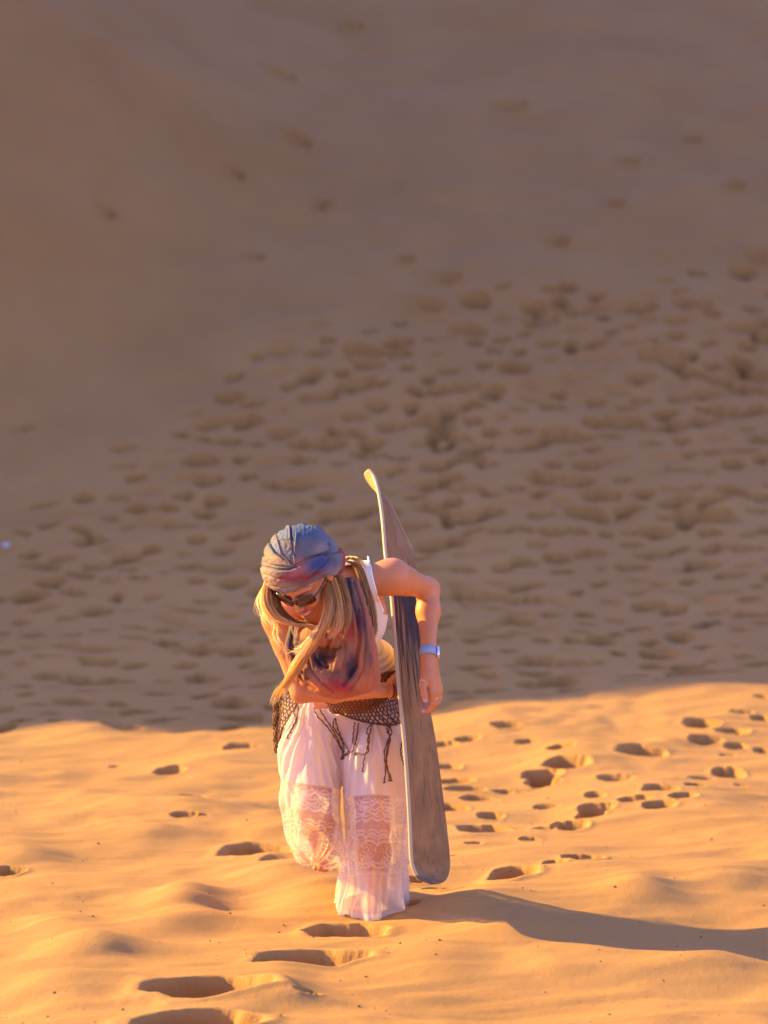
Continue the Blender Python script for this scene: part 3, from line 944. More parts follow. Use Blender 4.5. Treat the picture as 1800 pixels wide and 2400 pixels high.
FR = [[(678, 1528), (684, 1545), (700, 1563), (716, 1582), (730, 1605), (742, 1632)], [(690, 1532), (700, 1548), (716, 1572), (728, 1594), (738, 1618), (741, 1634)],
      [(722, 1552), (720, 1570), (734, 1592), (742, 1612), (740, 1630)], [(724, 1552), (730, 1575), (740, 1600), (752, 1622), (738, 1636)],
      [(766, 1560), (764, 1580), (762, 1600), (764, 1618), (754, 1628), (742, 1634)], [(774, 1562), (772, 1584), (768, 1604)],
      [(802, 1562), (792, 1580), (798, 1595), (792, 1620), (786, 1642), (784, 1662)], [(804, 1562), (800, 1582), (794, 1598), (796, 1622), (784, 1630), (768, 1626)],
      [(838, 1564), (836, 1580), (843, 1592), (838, 1622), (834, 1650), (831, 1686)], [(842, 1566), (846, 1584), (838, 1600), (830, 1630), (836, 1660), (846, 1682)],
      [(840, 1565), (840, 1600), (834, 1640), (840, 1670), (842, 1682)], [(869, 1600), (866, 1625), (872, 1650), (880, 1668)],
      [(642, 1502), (640, 1520), (634, 1540), (641, 1555), (630, 1575), (622, 1590)], [(640, 1505), (644, 1530), (640, 1552), (628, 1578)]]
for row in FR:
    P_ = spline(drape(row), 40)
    P_ = P_ + np.stack([.0012 * np.sin(np.arange(40) * 1.1), 0 * P_[:, 0], 0 * P_[:, 0]], 1)
    v, f = tube(P_, .0023 + .0005 * np.sin(np.arange(40) * 1.5), 6)
    for q in range(3):                         # frayed end
        e = P_[-1]; dz = A3(((q - 1) * .004, -.001, -.010))
        w_, g_ = tube(np.array([P_[-2], e, e + dz]), .0012, 4)
        v, f = join([(v, f), (w_, g_)])
    part('fringe', v, f, cord, hs)
# the rest of the net hangs bunched behind her right hip
bun = []
for q in range(9):
    x0 = 594 + q * 2.4
    P_ = spline(WP((x0 + 6, 1482, 7.40), (x0, 1520, 7.45), (x0 - 2 - q * .2, 1560, 7.46), (x0 - 1 + q * .5, 1600, 7.45), (x0 + 2 + q * .6, 1628 - q * 2, 7.44)), 46)
    tw = np.arange(46)
    P_ = P_ + np.stack([.0045 * np.sin(tw * .9 + q * 2.1), .010 * np.cos(tw * .7 + q * 1.3), 0 * tw], 1)
    bun.append(tube(P_, .0030, 5))
    P2 = P_ + np.stack([-.009 * np.sin(tw * .9 + q * 2.1), .006 * np.sin(tw * .5 + q), 0 * tw], 1)
    bun.append(tube(P2, .0026, 5))
v, f = join(bun)
part('net_tail', v, f, cord_gold, hs)

# ------------------------------------------------------------------ the board
NE = [(932, 1908), (905, 1896), (891, 1870), (887, 1830), (885, 1780), (880, 1690), (873, 1600), (862, 1490), (853, 1380), (846, 1290), (838, 1240), (832, 1190), (828, 1140), (823, 1095), (817, 1060), (808, 1030), (798, 1016)]
FE = [(932, 1908), (958, 1902), (968, 1880), (968, 1845), (961, 1780), (950, 1690), (938, 1600), (924, 1520), (908, 1400), (901, 1310), (899, 1255), (890, 1195), (864, 1137), (836, 1082), (806, 1052), (790, 1026), (798, 1016)]
nb = 260
ne = spline(np.array(NE, dtype=float), nb); fe = spline(np.array(FE, dtype=float), nb)
s_ = np.linspace(0, 1, nb)
ypx = (ne[:, 1] + fe[:, 1]) / 2
Yn = np.interp(ypx, [1015, 1060, 1140, 1240, 1400, 1600, 1800, 1910], [7.60, 7.52, 7.40, 7.30, 7.10, 7.00, 6.95, 6.93])
wid = np.interp(np.abs(ypx - 1462), [0, 250, 360, 400, 425, 440, 446, 450], [.235, .25, .255, .225, .17, .10, .05, .0])
wid = np.interp(s_, [0, .03, .06, .10, .15, .25, .5, .75, .82, .88, .93, .965, 1], [0, .09, .16, .21, .24, .25, .235, .25, .24, .20, .145, .09, 0])
near = np.array([A3(W(p[0], p[1], y)) for p, y in zip(ne, Yn)])
far = []
for p, y, n0, w in zip(fe, Yn, near, wid):
    d = 0.0
    for _ in range(12):
        q = A3(W(p[0], p[1], y + d))
        lat_ = math.hypot(q[0] - n0[0], q[2] - n0[2])
        d = math.sqrt(max(w * w - lat_ * lat_, 0))
    far.append(A3(W(p[0], p[1], y + d)))
far = np.array(far)
for _ in range(12):
    far[1:-1] = (far[:-2] + 2 * far[1:-1] + far[2:]) / 4
m_ = 25
vv = np.linspace(0, 1, m_)
mid = near[:, None, :] * (1 - vv)[None, :, None] + far[:, None, :] * vv[None, :, None]
Tn = np.gradient(mid, axis=0); Wd_ = (far - near)[:, None, :] + np.zeros_like(mid)
nn = np.cross(Tn, Wd_); nl = np.linalg.norm(nn, axis=2, keepdims=True)
nn = nn / np.maximum(nl, 1e-9)
nn[:5] = nn[5]; nn[-5:] = nn[-6]
if nn[nb // 2, 0, 0] < 0: nn = -nn              # shown face looks to the picture's right
TH = .0105
faceA = mid + nn * TH / 2; faceB = mid - nn * TH / 2
def grid_faces(nr, nc, flip=False):
    ii = np.arange(nr * nc).reshape(nr, nc)
    F_ = np.stack([ii[:-1, :-1].ravel(), ii[:-1, 1:].ravel(), ii[1:, 1:].ravel(), ii[1:, :-1].ravel()], 1)
    return F_[:, ::-1] if flip else F_
board = bpy.data.objects.new('sandboard', None); link(board)
bb = near[4]; board.location = (float(bb[0]) + .03, float(bb[1]) + .08, float(near[:, 2].min()))
board['label'] = 'long brown sandboard with pale edges and curled nose, held upright under her arm'
board['category'] = 'sandboard'
def bpart(name, v, f, mat, attrs=None, parent=None):
    return mesh_obj(name, np.asarray(v) - A3(board.location), f, mat, parent or board, True, attrs)
base_m, nt_, b_ = new_mat('board_base')
N_, K_ = nt_.nodes, nt_.links
uvw = N_.new('ShaderNodeAttribute'); uvw.attribute_name = 'col'       # r = across, g = along
def scr(scale, sx, sy, lo, hi):
    mp = N_.new('ShaderNodeMapping'); mp.inputs['Scale'].default_value = (sx, sy, 1); K_.new(uvw.outputs['Color'], mp.inputs[0])
    n = N_.new('ShaderNodeTexNoise'); n.inputs['Scale'].default_value = scale; n.inputs['Detail'].default_value = 5; n.inputs['Distortion'].default_value = .4
    K_.new(mp.outputs[0], n.inputs['Vector'])
    r = N_.new('ShaderNodeMapRange'); r.inputs['From Min'].default_value = lo; r.inputs['From Max'].default_value = hi
    K_.new(n.outputs['Fac'], r.inputs['Value'])
    return r
s1 = scr(3, 1, 2.2, .42, .62); s2 = scr(9, 3.2, .8, .56, .66)
crb = N_.new('ShaderNodeMix'); crb.data_type = 'RGBA'; crb.inputs[6].default_value = (.235, .120, .047, 1); crb.inputs[7].default_value = (.31, .150, .058, 1)
K_.new(s1.outputs[0], crb.inputs[0])
crc = N_.new('ShaderNodeMix'); crc.data_type = 'RGBA'; crc.inputs[7].default_value = (.045, .035, .035, 1)
mu = N_.new('ShaderNodeMath'); mu.operation = 'MULTIPLY'; mu.inputs[1].default_value = .6; K_.new(s2.outputs[0], mu.inputs[0])
K_.new(mu.outputs[0], crc.inputs[0]); K_.new(crb.outputs[2], crc.inputs[6])
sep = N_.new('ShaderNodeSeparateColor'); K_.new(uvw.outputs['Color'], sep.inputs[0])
s3 = scr(5, 5.0, .45, .30, .70)                 # dark patch: shade and reflection painted into the base, with scrape-like streaks
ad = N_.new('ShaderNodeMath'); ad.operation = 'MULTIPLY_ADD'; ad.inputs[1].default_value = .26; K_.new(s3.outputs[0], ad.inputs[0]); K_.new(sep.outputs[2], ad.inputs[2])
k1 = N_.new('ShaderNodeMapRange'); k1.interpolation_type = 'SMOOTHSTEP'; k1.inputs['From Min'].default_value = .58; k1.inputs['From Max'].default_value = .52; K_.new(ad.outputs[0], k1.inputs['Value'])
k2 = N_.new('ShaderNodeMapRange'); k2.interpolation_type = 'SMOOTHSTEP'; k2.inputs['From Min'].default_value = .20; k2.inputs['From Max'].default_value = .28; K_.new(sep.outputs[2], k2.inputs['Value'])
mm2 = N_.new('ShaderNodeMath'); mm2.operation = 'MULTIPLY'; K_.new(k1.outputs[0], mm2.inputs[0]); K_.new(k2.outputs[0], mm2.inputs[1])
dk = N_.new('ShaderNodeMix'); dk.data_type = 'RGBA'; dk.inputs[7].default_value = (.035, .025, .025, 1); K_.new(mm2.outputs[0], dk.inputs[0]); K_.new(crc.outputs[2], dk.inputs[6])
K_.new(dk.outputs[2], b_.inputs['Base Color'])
b_.inputs['Roughness'].default_value = .45; b_.inputs['Specular IOR Level'].default_value = .06
back_m = simple('board_back', (.42, .27, .11), .5)
edge_m = simple('board_edge', (.46, .33, .19), .5, .2)
SS, VVg = np.meshgrid(s_, vv, indexing='ij')
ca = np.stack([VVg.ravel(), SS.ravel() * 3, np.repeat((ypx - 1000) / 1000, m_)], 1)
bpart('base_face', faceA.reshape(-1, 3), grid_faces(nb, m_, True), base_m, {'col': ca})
bpart('back_face', faceB.reshape(-1, 3), grid_faces(nb, m_), back_m)
edge_d = simple('dark_edge', (.10, .07, .05), .4, .5)
bpart('side_edge', *tube(mid[20:-2, 0], TH / 2 + .0012, 8), edge_m)
v, f = join([tube(mid[-80:-1, -1], TH / 2 + .0008, 8), tube(mid[-2], TH / 2 + .001, 8)])
bpart('nose_edge', v, f, edge_m)
v, f = join([tube(mid[1:22, 0], TH / 2 + .0006, 8), tube(mid[1], TH / 2 + .0004, 8), tube(mid[1:-79, -1], TH / 2 + .0003, 8)])
bpart('tail_edge', v, f, edge_d)

# ------------------------------------------------------------------ wound head scarf
def z3(*pts):
    return [((600 + x / 7.54) * .92167, (1210 + y / 7.54) * .92167) for x, y in pts]
TC = A3(W(647, 1224, 6.79)) + hf * -.018
RT = .1155
nu, nv = 420, 260
ph_, th_ = np.meshgrid(np.linspace(0, 2 * np.pi, nu, endpoint=False), np.linspace(.02, np.pi * .66, nv))
Dl = np.stack([np.sin(th_) * np.cos(ph_), np.cos(th_), np.sin(th_) * np.sin(ph_)], -1).reshape(-1, 3)
tiltu = hu * .93 - hf * .36; tiltu /= np.linalg.norm(tiltu)
tiltf = np.cross(hr, tiltu)
Tf = np.stack([hr, tiltu, tiltf])
scl = A3((1.02, 1.0, 1.08))
Pt = TC + (Dl * scl * RT) @ Tf
gx, gy = proj(Pt)
view = A3(CAM) - TC; view /= np.linalg.norm(view)
frontm = sstep(-.15, .15, ((Pt - TC) / RT) @ view)
def sgn_side(x, y, pts, flip=False):
    """signed height above (positive) a picture polyline read left to right"""
    xs_p = [p[0] for p in pts]; ys_p = [p[1] for p in pts]
    return np.interp(x, xs_p, ys_p) - y
disp = np.zeros(len(Pt))
band_top = z3((60, 860), (170, 900), (400, 955), (620, 945), (800, 860), (930, 760), (1100, 700), (1300, 690), (1500, 640))
below = -sgn_side(gx, gy, band_top)               # > 0 below the line: the brow band
disp += .010 * sstep(-1.0, 2.5, below) * frontm
disp -= .006 * np.exp(-((below + 1.6) / 1.6) ** 2) * frontm
# second wrap tucked above the band at the left
w2 = z3((40, 640), (130, 700), (300, 790), (500, 850), (700, 875))
b2 = -sgn_side(gx, gy, w2)
mk = sstep(708, 640, gx)
mk = (gx < z3((700, 0))[0][0]).astype(float)
disp += .0045 * sstep(-1, 1.5, b2) * (1 - sstep(-1, 2, below)) * mk * frontm
w3 = z3((230, 430), (260, 520), (340, 640), (480, 740), (690, 865))
dd = poly_dist(gx, gy, w3)
above3 = sgn_side(gx, gy, w3)
disp += (-.0065 * np.exp(-(dd / 1.7) ** 2) + .0035 * np.exp(-((dd - 3) / 1.8) ** 2) * (above3 < 0)) * frontm
for ln, a, w in ((z3((325, 250), (390, 450), (450, 680), (600, 830)), .0042, 1.5), (z3((610, 150), (625, 330), (660, 560), (680, 700)), -.0060, 1.8),
                 (z3((715, 300), (695, 500), (670, 680), (690, 850)), .0050, 1.6), (z3((590, 150), (600, 300), (600, 400)), .0035, 2.2),
                 (z3((1250, 640), (1080, 690), (930, 740), (800, 820), (710, 880)), -.0070, 1.8), (z3((1280, 480), (1290, 600), (1260, 690)), -.0070, 2.0),
                 (z3((150, 700), (170, 800), (300, 860), (450, 880), (640, 885)), -.0045, 1.5), (z3((1290, 720), (1310, 830), (1270, 940), (1150, 1050)), -.0055, 1.7),
                 (z3((1250, 740), (1180, 840), (1120, 900), (1060, 960), (900, 1090)), -.0040, 1.6), (z3((1180, 930), (1100, 970), (1000, 1030)), .0030, 1.4),
                 (z3((200, 1010), (400, 1080), (620, 1100), (850, 1080)), -.0022, 2.4), (z3((160, 1110), (320, 1200), (520, 1240), (760, 1190)), -.0020, 2.0),
                 (z3((1350, 560), (1400, 700), (1380, 860), (1300, 960)), -.0035, 1.6), (z3((400, 415), (520, 410), (600, 400)), .0022, 1.2)):
    disp += a * np.exp(-(poly_dist(gx, gy, ln) / w) ** 2) * frontm
# knotted bulge at the right and pleats round the back
bul = z3((1340, 560), (1370, 700), (1360, 860), (1270, 980))
disp += .015 * np.exp(-(poly_dist(gx, gy, bul) / 9) ** 2) * frontm
az = ph_.ravel(); el = th_.ravel()
disp += (1 - frontm) * (.004 * np.sin(az * 9 + el * 6) + .003 * np.sin(az * 17 - el * 5))
disp += .0016 * perlin(gx / 7, gy / 7, 121) * frontm
lowc = sstep(.56 * np.pi, .655 * np.pi, el)
disp = np.where(disp < 0, disp * 1.5, disp * 1.15)
Pt2 = Pt + (((Pt - TC) / np.linalg.norm(Pt - TC, axis=1)[:, None]) * (disp - .020 * lowc)[:, None])
ii = np.arange(nu * nv).reshape(nv, nu); jj = np.roll(ii, -1, 1)
TF_ = np.stack([ii[:-1].ravel(), jj[:-1].ravel(), jj[1:].ravel(), ii[1:].ravel()], 1)
brow = z3((60, 1060), (150, 1150), (240, 1220), (420, 1300), (560, 1315), (700, 1275), (850, 1210), (1000, 1135), (1150, 1065), (1400, 960), (1500, 900))
under_b = -sgn_side(gx, gy, brow) > 0
kill = under_b & (((Pt - TC) @ view) > -.02)
Pt2, TF_, us = keep_faces(Pt2, TF_, ~kill[TF_].any(1))
gxk, gyk = gx[us], gy[us]
def paint(gx, gy, base, spots):
    c = np.tile(A3(base), (len(gx), 1))
    for (x, y, rx, ry, a, col, wgt) in spots:
        ca, sa = math.cos(a), math.sin(a)
        u = ((gx - x) * ca + (gy - y) * sa) / rx; v = (-(gx - x) * sa + (gy - y) * ca) / ry
        n = perlin(gx / 9, gy / 9, 131) * .35 + perlin(gx / 3, gy / 3, 132) * .15
        m = sstep(1.65, .25, np.sqrt(u * u + v * v) + n) * wgt
        c = c * (1 - m[:, None]) + A3(col) * m[:, None]
    return c
q = lambda x, y: z3((x, y))[0]
BLUE, TAN, RED, GREY = (.050, .082, .135), (.31, .185, .11), (.25, .038, .028), (.145, .118, .11)
sp = [(*q(860, 260), 42, 14, .15, BLUE, 1), (*q(1200, 420), 12, 22, -.5, (.14, .125, .16), .8), (*q(700, 350), 10, 16, 0, BLUE, .8), (*q(470, 300), 14, 12, 0, (.09, .13, .21), .8), (*q(500, 150), 22, 5, -.3, (.30, .10, .10), .9),
      (*q(330, 560), 9, 16, -.5, (.12, .17, .27), .7), (*q(330, 760), 28, 10, .3, TAN, 1), (*q(760, 800), 12, 8, 0, (.38, .12, .10), .9), (*q(1150, 560), 18, 10, -.5, (.28, .20, .15), .8),
      (*q(950, 900), 0, 0, 0, BLUE, 0) if False else (*q(1090, 830), 26, 15, -.45, (.035, .058, .15), 1), (*q(620, 1060), 40, 11, -.1, RED, .95), (*q(900, 1080), 20, 5, -.5, RED, .9), (*q(1050, 1000), 18, 4, -.5, RED, .9), (*q(740, 960), 22, 8, -.5, (.40, .12, .12), .7),
      (*q(230, 1000), 18, 20, .4, (.34, .24, .16), .9), (*q(480, 1200), 34, 9, .1, TAN, .9), (*q(1380, 620), 12, 22, .1, (.18, .17, .17), .8), (*q(1300, 960), 14, 10, -.6, (.32, .19, .15), .8), (*q(560, 1290), 26, 5, 0, (.24, .20, .22), .7)]
tcol = paint(gxk, gyk, GREY, sp) * A3((.86, .82, .80))
def scarf_mat(name):
    return attr_mat(name, .75, .25, .45, 900, dist=.0012, sheen=.04)
sm_ = scarf_mat('scarf_cloth')
turb = part('head_scarf', Pt2, TF_, sm_, attrs={'col': tcol})
turb['label'] = 'head scarf wound tight, blue over the crown with a red and tan brow band'
md = turb.modifiers.new('thick', 'SOLIDIFY'); md.thickness = .003; md.offset = -1
# rolled tail of the knot, dark red, behind the right side
P_ = spline(WP((724, 1205, 6.84), (733, 1190, 6.86), (738, 1206, 6.88), (736, 1232, 6.88), (728, 1244, 6.86)), 26)
v, f = tube(P_, .010 * np.sin(np.linspace(.35, 2.8, 26)) + .002, 8)
part('knot_tail', v, f, simple('red_cloth', (.30, .04, .035), .85), turb)

# ------------------------------------------------------------------ loose scarf hanging from the neck
sc = Clay((-.34, 6.55, GF + .62), (.06, 7.12, GF + 1.22), .0032)
ch = lambda rows, r, k=.012, flat=None: sc.chain(list(spline([A3(W(*t)) for t in rows], 34)), np.interp(np.linspace(0, 1, 34), np.linspace(0, 1, len(r)), r), k, flat=flat)
cz = lambda *pts: [((540 + x * .3526) * .9217, (1078 + y * .3526) * .9217) for x, y in pts]
ch([(754, 1226, 6.92), (770, 1290, 6.86), (786, 1370, 6.80), (790, 1430, 6.775), (776, 1470, 6.77), (744, 1482, 6.765), (704, 1470, 6.77), (670, 1436, 6.80), (650, 1392, 6.84), (640, 1345, 6.90)], [.016, .024, .030, .032, .034, .034, .032, .028, .022, .016])
ch([(752, 1240, 6.90), (756, 1320, 6.82), (758, 1390, 6.79), (742, 1440, 6.775), (700, 1440, 6.785), (672, 1400, 6.81), (664, 1365, 6.84)], [.018, .026, .030, .030, .024, .020, .014])
ch([(742, 1270, 6.86), (742, 1330, 6.80), (728, 1372, 6.775), (700, 1382, 6.79), (672, 1362, 6.82)], [.018, .024, .024, .020, .015])
ch([(780, 1280, 6.92), (798, 1370, 6.85), (806, 1440, 6.81), (808, 1474, 6.79), (780, 1490, 6.78)], [.012, .014, .015, .013, .012])
ch([(634, 1350, 6.93), (628, 1400, 6.91), (636, 1440, 6.88), (654, 1468, 6.84), (700, 1494, 6.79), (745, 1500, 6.775)], [.012, .015, .015, .013, .013, .010])
sc.blob(A3(W(706, 1412, 6.835)), (.05, .03, .055), None, .02)
cv, cf = sc.skin()
cv = relax(cv, cf, 3, .5)
cn = normals(cv, cf)
kx, ky = proj(cv)
dsp = np.zeros(len(cv))
for ln, a_, w_ in ((cz((770, 760), (800, 900), (845, 1060), (858, 1200), (835, 1380), (750, 1500)), -.010, 2.0), (cz((820, 800), (880, 1000), (905, 1200), (885, 1400), (800, 1530)), -.008, 2.2),
                   (cz((715, 900), (700, 1000), (650, 1100), (560, 1180)), -.008, 2.4), (cz((535, 1220), (555, 1310), (600, 1370), (640, 1375)), -.014, 4.2), (cz((640, 1375), (625, 1310), (660, 1210), (700, 1090)), -.012, 3.2),
                   (cz((505, 1290), (535, 1400), (600, 1480), (690, 1555)), -.009, 2.0), (cz((440, 1390), (480, 1470), (570, 1525)), -.008, 2.0), (cz((740, 1180), (770, 1290), (740, 1400), (660, 1450)), -.006, 3.0),
                   (cz((590, 1110), (640, 1150), (700, 1130)), -.006, 2.4), (cz((740, 800), (770, 950), (790, 1080)), -.006, 1.8), (cz((930, 1120), (945, 1300), (950, 1450)), -.004, 2.0),
                   (cz((790, 900), (820, 1060), (828, 1200), (800, 1380), (720, 1480)), .005, 3.0), (cz((860, 1000), (880, 1200), (860, 1380), (780, 1510)), .004, 2.4), (cz((600, 1420), (680, 1500), (780, 1520)), .004, 5.0),
                   (cz((690, 1150), (720, 1300), (690, 1400)), .006, 5.0), (cz((420, 1100), (400, 1250), (440, 1360)), -.006, 2.2), (cz((900, 1100), (925, 1280), (930, 1440)), .004, 2.4)):
    dsp += a_ * np.exp(-(poly_dist(kx, ky, ln) / w_) ** 2)
dsp += .0035 * perlin(kx / 8 + ky / 60, ky / 34, 142) + .0012 * perlin(kx / 3.2, ky / 12, 143)
cv = cv + cn * dsp[:, None]
OR = (.42, .135, .05)
def sp_c(x, y, rx, ry, a_, col, w_=1):
    X_, Y_ = cz((x, y))[0]
    return (X_, Y_, rx * .325, ry * .325, a_, col, w_)
spots = [sp_c(790, 900, 120, 200, -.1, (.23, .11, .07), .9), sp_c(745, 1130, 80, 75, .2, (.34, .035, .025)), sp_c(630, 1165, 60, 40, .3, (.30, .04, .025)), sp_c(865, 1060, 32, 110, -.2, (.08, .03, .045), .9), sp_c(800, 830, 14, 150, -.2, (.06, .045, .055), .9),
         sp_c(730, 1270, 85, 80, 0, (.30, .14, .075)), sp_c(590, 1330, 60, 62, .5, (.020, .018, .036)), sp_c(800, 1395, 46, 110, .1, (.06, .03, .05)), sp_c(690, 1410, 70, 40, .4, (.15, .09, .07), .8),
         sp_c(720, 1500, 120, 42, .2, (.36, .035, .03)), sp_c(900, 1490, 90, 50, 0, (.46, .15, .055)), sp_c(905, 1250, 26, 160, 0, (.24, .11, .07)), sp_c(400, 1180, 60, 150, -.1, (.085, .062, .06)), sp_c(490, 1400, 60, 90, -.4, (.17, .09, .065), .9),
         sp_c(590, 1440, 60, 40, .6, (.30, .14, .08), .8), sp_c(935, 1330, 14, 60, 0, (.10, .045, .07), .7)]
ccol = paint(kx, ky, OR, spots) * A3((1.0, .82, .72)) * .9
ns = part('neck_scarf', cv, cf, scarf_mat('neck_scarf_cloth'), attrs={'col': ccol})
ns['label'] = 'loose scarf hanging in folds from the neck, orange with red and navy patches'

# ------------------------------------------------------------------ sunglasses
sg = bpy.data.objects.new('sunglasses', None); link(sg, person); sg.location = bridge - A3(person.location)
def gpart(name, v, f, mat):
    return mesh_obj(name, np.asarray(v) - bridge, f, mat, sg)
gl_f = simple('tortoise_frame', (.055, .018, .010), .18, .7)
gl_l, nt_, b_ = new_mat('brown_lens'); b_.inputs['Base Color'].default_value = (.060, .010, .006, 1); b_.inputs['Roughness'].default_value = .06; b_.inputs['Coat Weight'].default_value = .6
def gp(x, y): return H(x, y, .103 - 5.2 * x * x - .25 * abs(y) + .0)
for s in (-1, 1):
    cxg = s * .0345
    a = np.linspace(0, 2 * np.pi, 40, endpoint=False)
    ox = cxg + .0295 * np.sign(np.cos(a)) * np.abs(np.cos(a)) ** .8
    oy = -.002 + .0205 * np.sign(np.sin(a)) * np.abs(np.sin(a)) ** .8 + s * (ox - cxg) * .10
    ring = np.array([gp(x, y) for x, y in zip(ox, oy)])
    gpart('lens_rim', *tube(ring, .0029, 6, closed=True), gl_f)
    cc = gp(cxg, -.002) + hf * .002
    vs = [cc]; fs = []
    for r_ in (.35, .7, 1.0):
        for p in ring: vs.append(cc + (p - cc) * r_ + hf * .0028 * (1 - r_ * r_))
    vs = np.array(vs); fl = []
    for j in range(40): fl.append([0, 1 + j, 1 + (j + 1) % 40])
    for r_ in range(2):
        for j in range(40):
            o = 1 + r_ * 40; fl.append([o + j, o + 40 + j, o + 40 + (j + 1) % 40, o + (j + 1) % 40])
    lo_b = gpart('lens', vs, fl, gl_l)
    md = lo_b.modifiers.new('thick', 'SOLIDIFY'); md.thickness = .0018
    tp_ = [H(s * .064, .006, .080), H(s * .074, .008, .060), H(s * .080, .008, .03), H(s * .082, .004, -.005)]
    gpart('temple', *tube(spline(tp_, 12), .0030, 6, flat=1.6), gl_f)
gpart('nose_bridge', *tube(spline([gp(-.008, .002), gp(0, .006), gp(.008, .002)], 8), .0024, 6), gl_f)

# ------------------------------------------------------------------ hair
hv_all, hf_all, hc_all = [], [], []
HOFF = 0
def lock(rows, rad, count, rs=.00065, jit=1.0, hue=None, segs_=22, curl=.0, lenvar=.12, flatx=1.0):
    """strands following one lock: rows = picture x, y and depth; rad = lock radius along it (m)"""
    global HOFF
    g = spline([A3(W(*t)) for t in rows], segs_)
    R_ = np.interp(np.linspace(0, 1, segs_), np.linspace(0, 1, len(rad)), rad)
    base = A3(hue if hue else (.46, .25, .085))
    for c in range(count):
        a, r0 = rng.random() * 6.283, math.sqrt(rng.random())
        tw = rng.normal(0, .5); t = np.linspace(0, 1, segs_)
        ox = np.cos(a + tw * t) * r0; oy = np.sin(a + tw * t) * r0
        wob = jit * .004 * np.stack([np.sin(t * (5 + 4 * rng.random()) + rng.random() * 6), np.cos(t * (5 + 4 * rng.random()) + rng.random() * 6), np.sin(t * 7 + rng.random() * 6)], 1) * t[:, None]
        if curl: wob += curl * np.stack([np.sin(t * 14 + a * 3), np.cos(t * 11 + a), np.sin(t * 16 + a * 5)], 1) * t[:, None]
        P = g + np.stack([ox * R_ * flatx, oy * R_ * .8, 0 * ox], 1) + wob
        L = 1 - lenvar * rng.random()
        m = max(5, int(segs_ * L))
        P = P[:m]
        r = rs * (.8 + .5 * rng.random()) * np.clip(1.15 - np.linspace(0, 1, m) ** 3, .3, 1)
        T_ = np.gradient(P, axis=0); fa = rng.random() * 6.283
        sd_ = np.cross(T_, [math.cos(fa), math.sin(fa), .3]); sd_ /= np.maximum(np.linalg.norm(sd_, axis=1), 1e-9)[:, None]
        v = np.stack([P - sd_ * r[:, None], P + sd_ * r[:, None]], 1).reshape(-1, 3)
        q_ = np.arange(m - 1) * 2
        f = np.stack([q_, q_ + 1, q_ + 3, q_ + 2], 1)
        hv_all.append(v); hf_all.append(f + HOFF); HOFF += len(v)
        cstr = base * (.45 + 1.05 * rng.random() ** 1.3) * A3((1, 1 + .08 * rng.normal(), 1 + .15 * rng.normal()))
        hc_all.append(np.tile(np.clip(cstr, 0, 1), (len(v), 1)))
GOLD, DARK, PALE = (.95, .52, .19), (.38, .16, .05), (1.0, .72, .36)
lock([(703, 1248, 6.80), (712, 1290, 6.73), (706, 1335, 6.70), (690, 1372, 6.70), (662, 1415, 6.73), (632, 1455, 6.78), (600, 1496, 6.83)], [.016, .017, .017, .016, .013, .010, .006], 620, hue=GOLD)
lock([(714, 1248, 6.80), (728, 1300, 6.74), (728, 1350, 6.71), (712, 1385, 6.70)], [.018, .018, .018, .012], 420, hue=GOLD, lenvar=.3)
lock([(700, 1260, 6.79), (706, 1305, 6.73), (697, 1345, 6.71), (675, 1385, 6.71), (645, 1425, 6.75), (625, 1470, 6.80), (610, 1520, 6.84)], [.010, .011, .010, .009, .008, .006, .004], 300, hue=PALE, lenvar=.3)
lock([(728, 1240, 6.83), (745, 1290, 6.77), (748, 1340, 6.745), (738, 1385, 6.735)], [.018, .018, .014, .008], 160, hue=(.70, .38, .12), lenvar=.35)
lock([(582, 1248, 6.80), (575, 1290, 6.75), (592, 1328, 6.74), (628, 1348, 6.75), (668, 1352, 6.77), (690, 1362, 6.76)], [.012, .014, .016, .015, .012, .006], 420, hue=GOLD)
lock([(592, 1270, 6.78), (600, 1310, 6.76), (625, 1338, 6.78), (660, 1348, 6.80), (700, 1370, 6.78)], [.012, .016, .018, .016, .010], 220, hue=DARK)
lock([(577, 1250, 6.82), (568, 1290, 6.80), (575, 1325, 6.82), (592, 1350, 6.84), (606, 1372, 6.86)], [.010, .012, .012, .010, .008], 70, hue=PALE, curl=.003, lenvar=.5)
lock([(576, 1260, 6.82), (560, 1290, 6.82), (562, 1320, 6.84), (590, 1360, 6.86)], [.006, .010, .016, .014], 40, rs=.0005, hue=PALE, curl=.006, lenvar=.6)
lock([(748, 1212, 6.94), (772, 1222, 6.93), (790, 1270, 6.89), (803, 1320, 6.87), (806, 1368, 6.86), (794, 1396, 6.85)], [.014, .014, .014, .013, .011, .005], 330, hue=(.60, .32, .11), lenvar=.2)
lock([(738, 1216, 6.92), (756, 1204, 6.94), (776, 1214, 6.95), (790, 1238, 6.94)], [.010, .012, .012, .012], 140, hue=(.8, .48, .18), curl=.004, lenvar=.4)
lock([(650, 1410, 6.74), (632, 1440, 6.78), (618, 1475, 6.82), (596, 1520, 6.86)], [.010, .012, .014, .012], 60, rs=.0005, hue=PALE, curl=.006, lenvar=.6)
lock([(598, 1330, 6.80), (592, 1370, 6.84), (604, 1400, 6.86), (600, 1430, 6.88)], [.010, .014, .016, .016], 34, rs=.0004, hue=PALE, curl=.007, lenvar=.6)
lock([(672, 1390, 6.72), (650, 1430, 6.75), (624, 1470, 6.80), (600, 1500, 6.84), (588, 1530, 6.86)], [.014, .018, .020, .018, .012], 170, rs=.00045, hue=GOLD, curl=.004, lenvar=.5)
lock([(690, 1350, 6.71), (665, 1385, 6.72), (640, 1405, 6.76), (620, 1412, 6.80)], [.010, .012, .014, .016], 36, rs=.0005, hue=PALE, curl=.006, lenvar=.6)
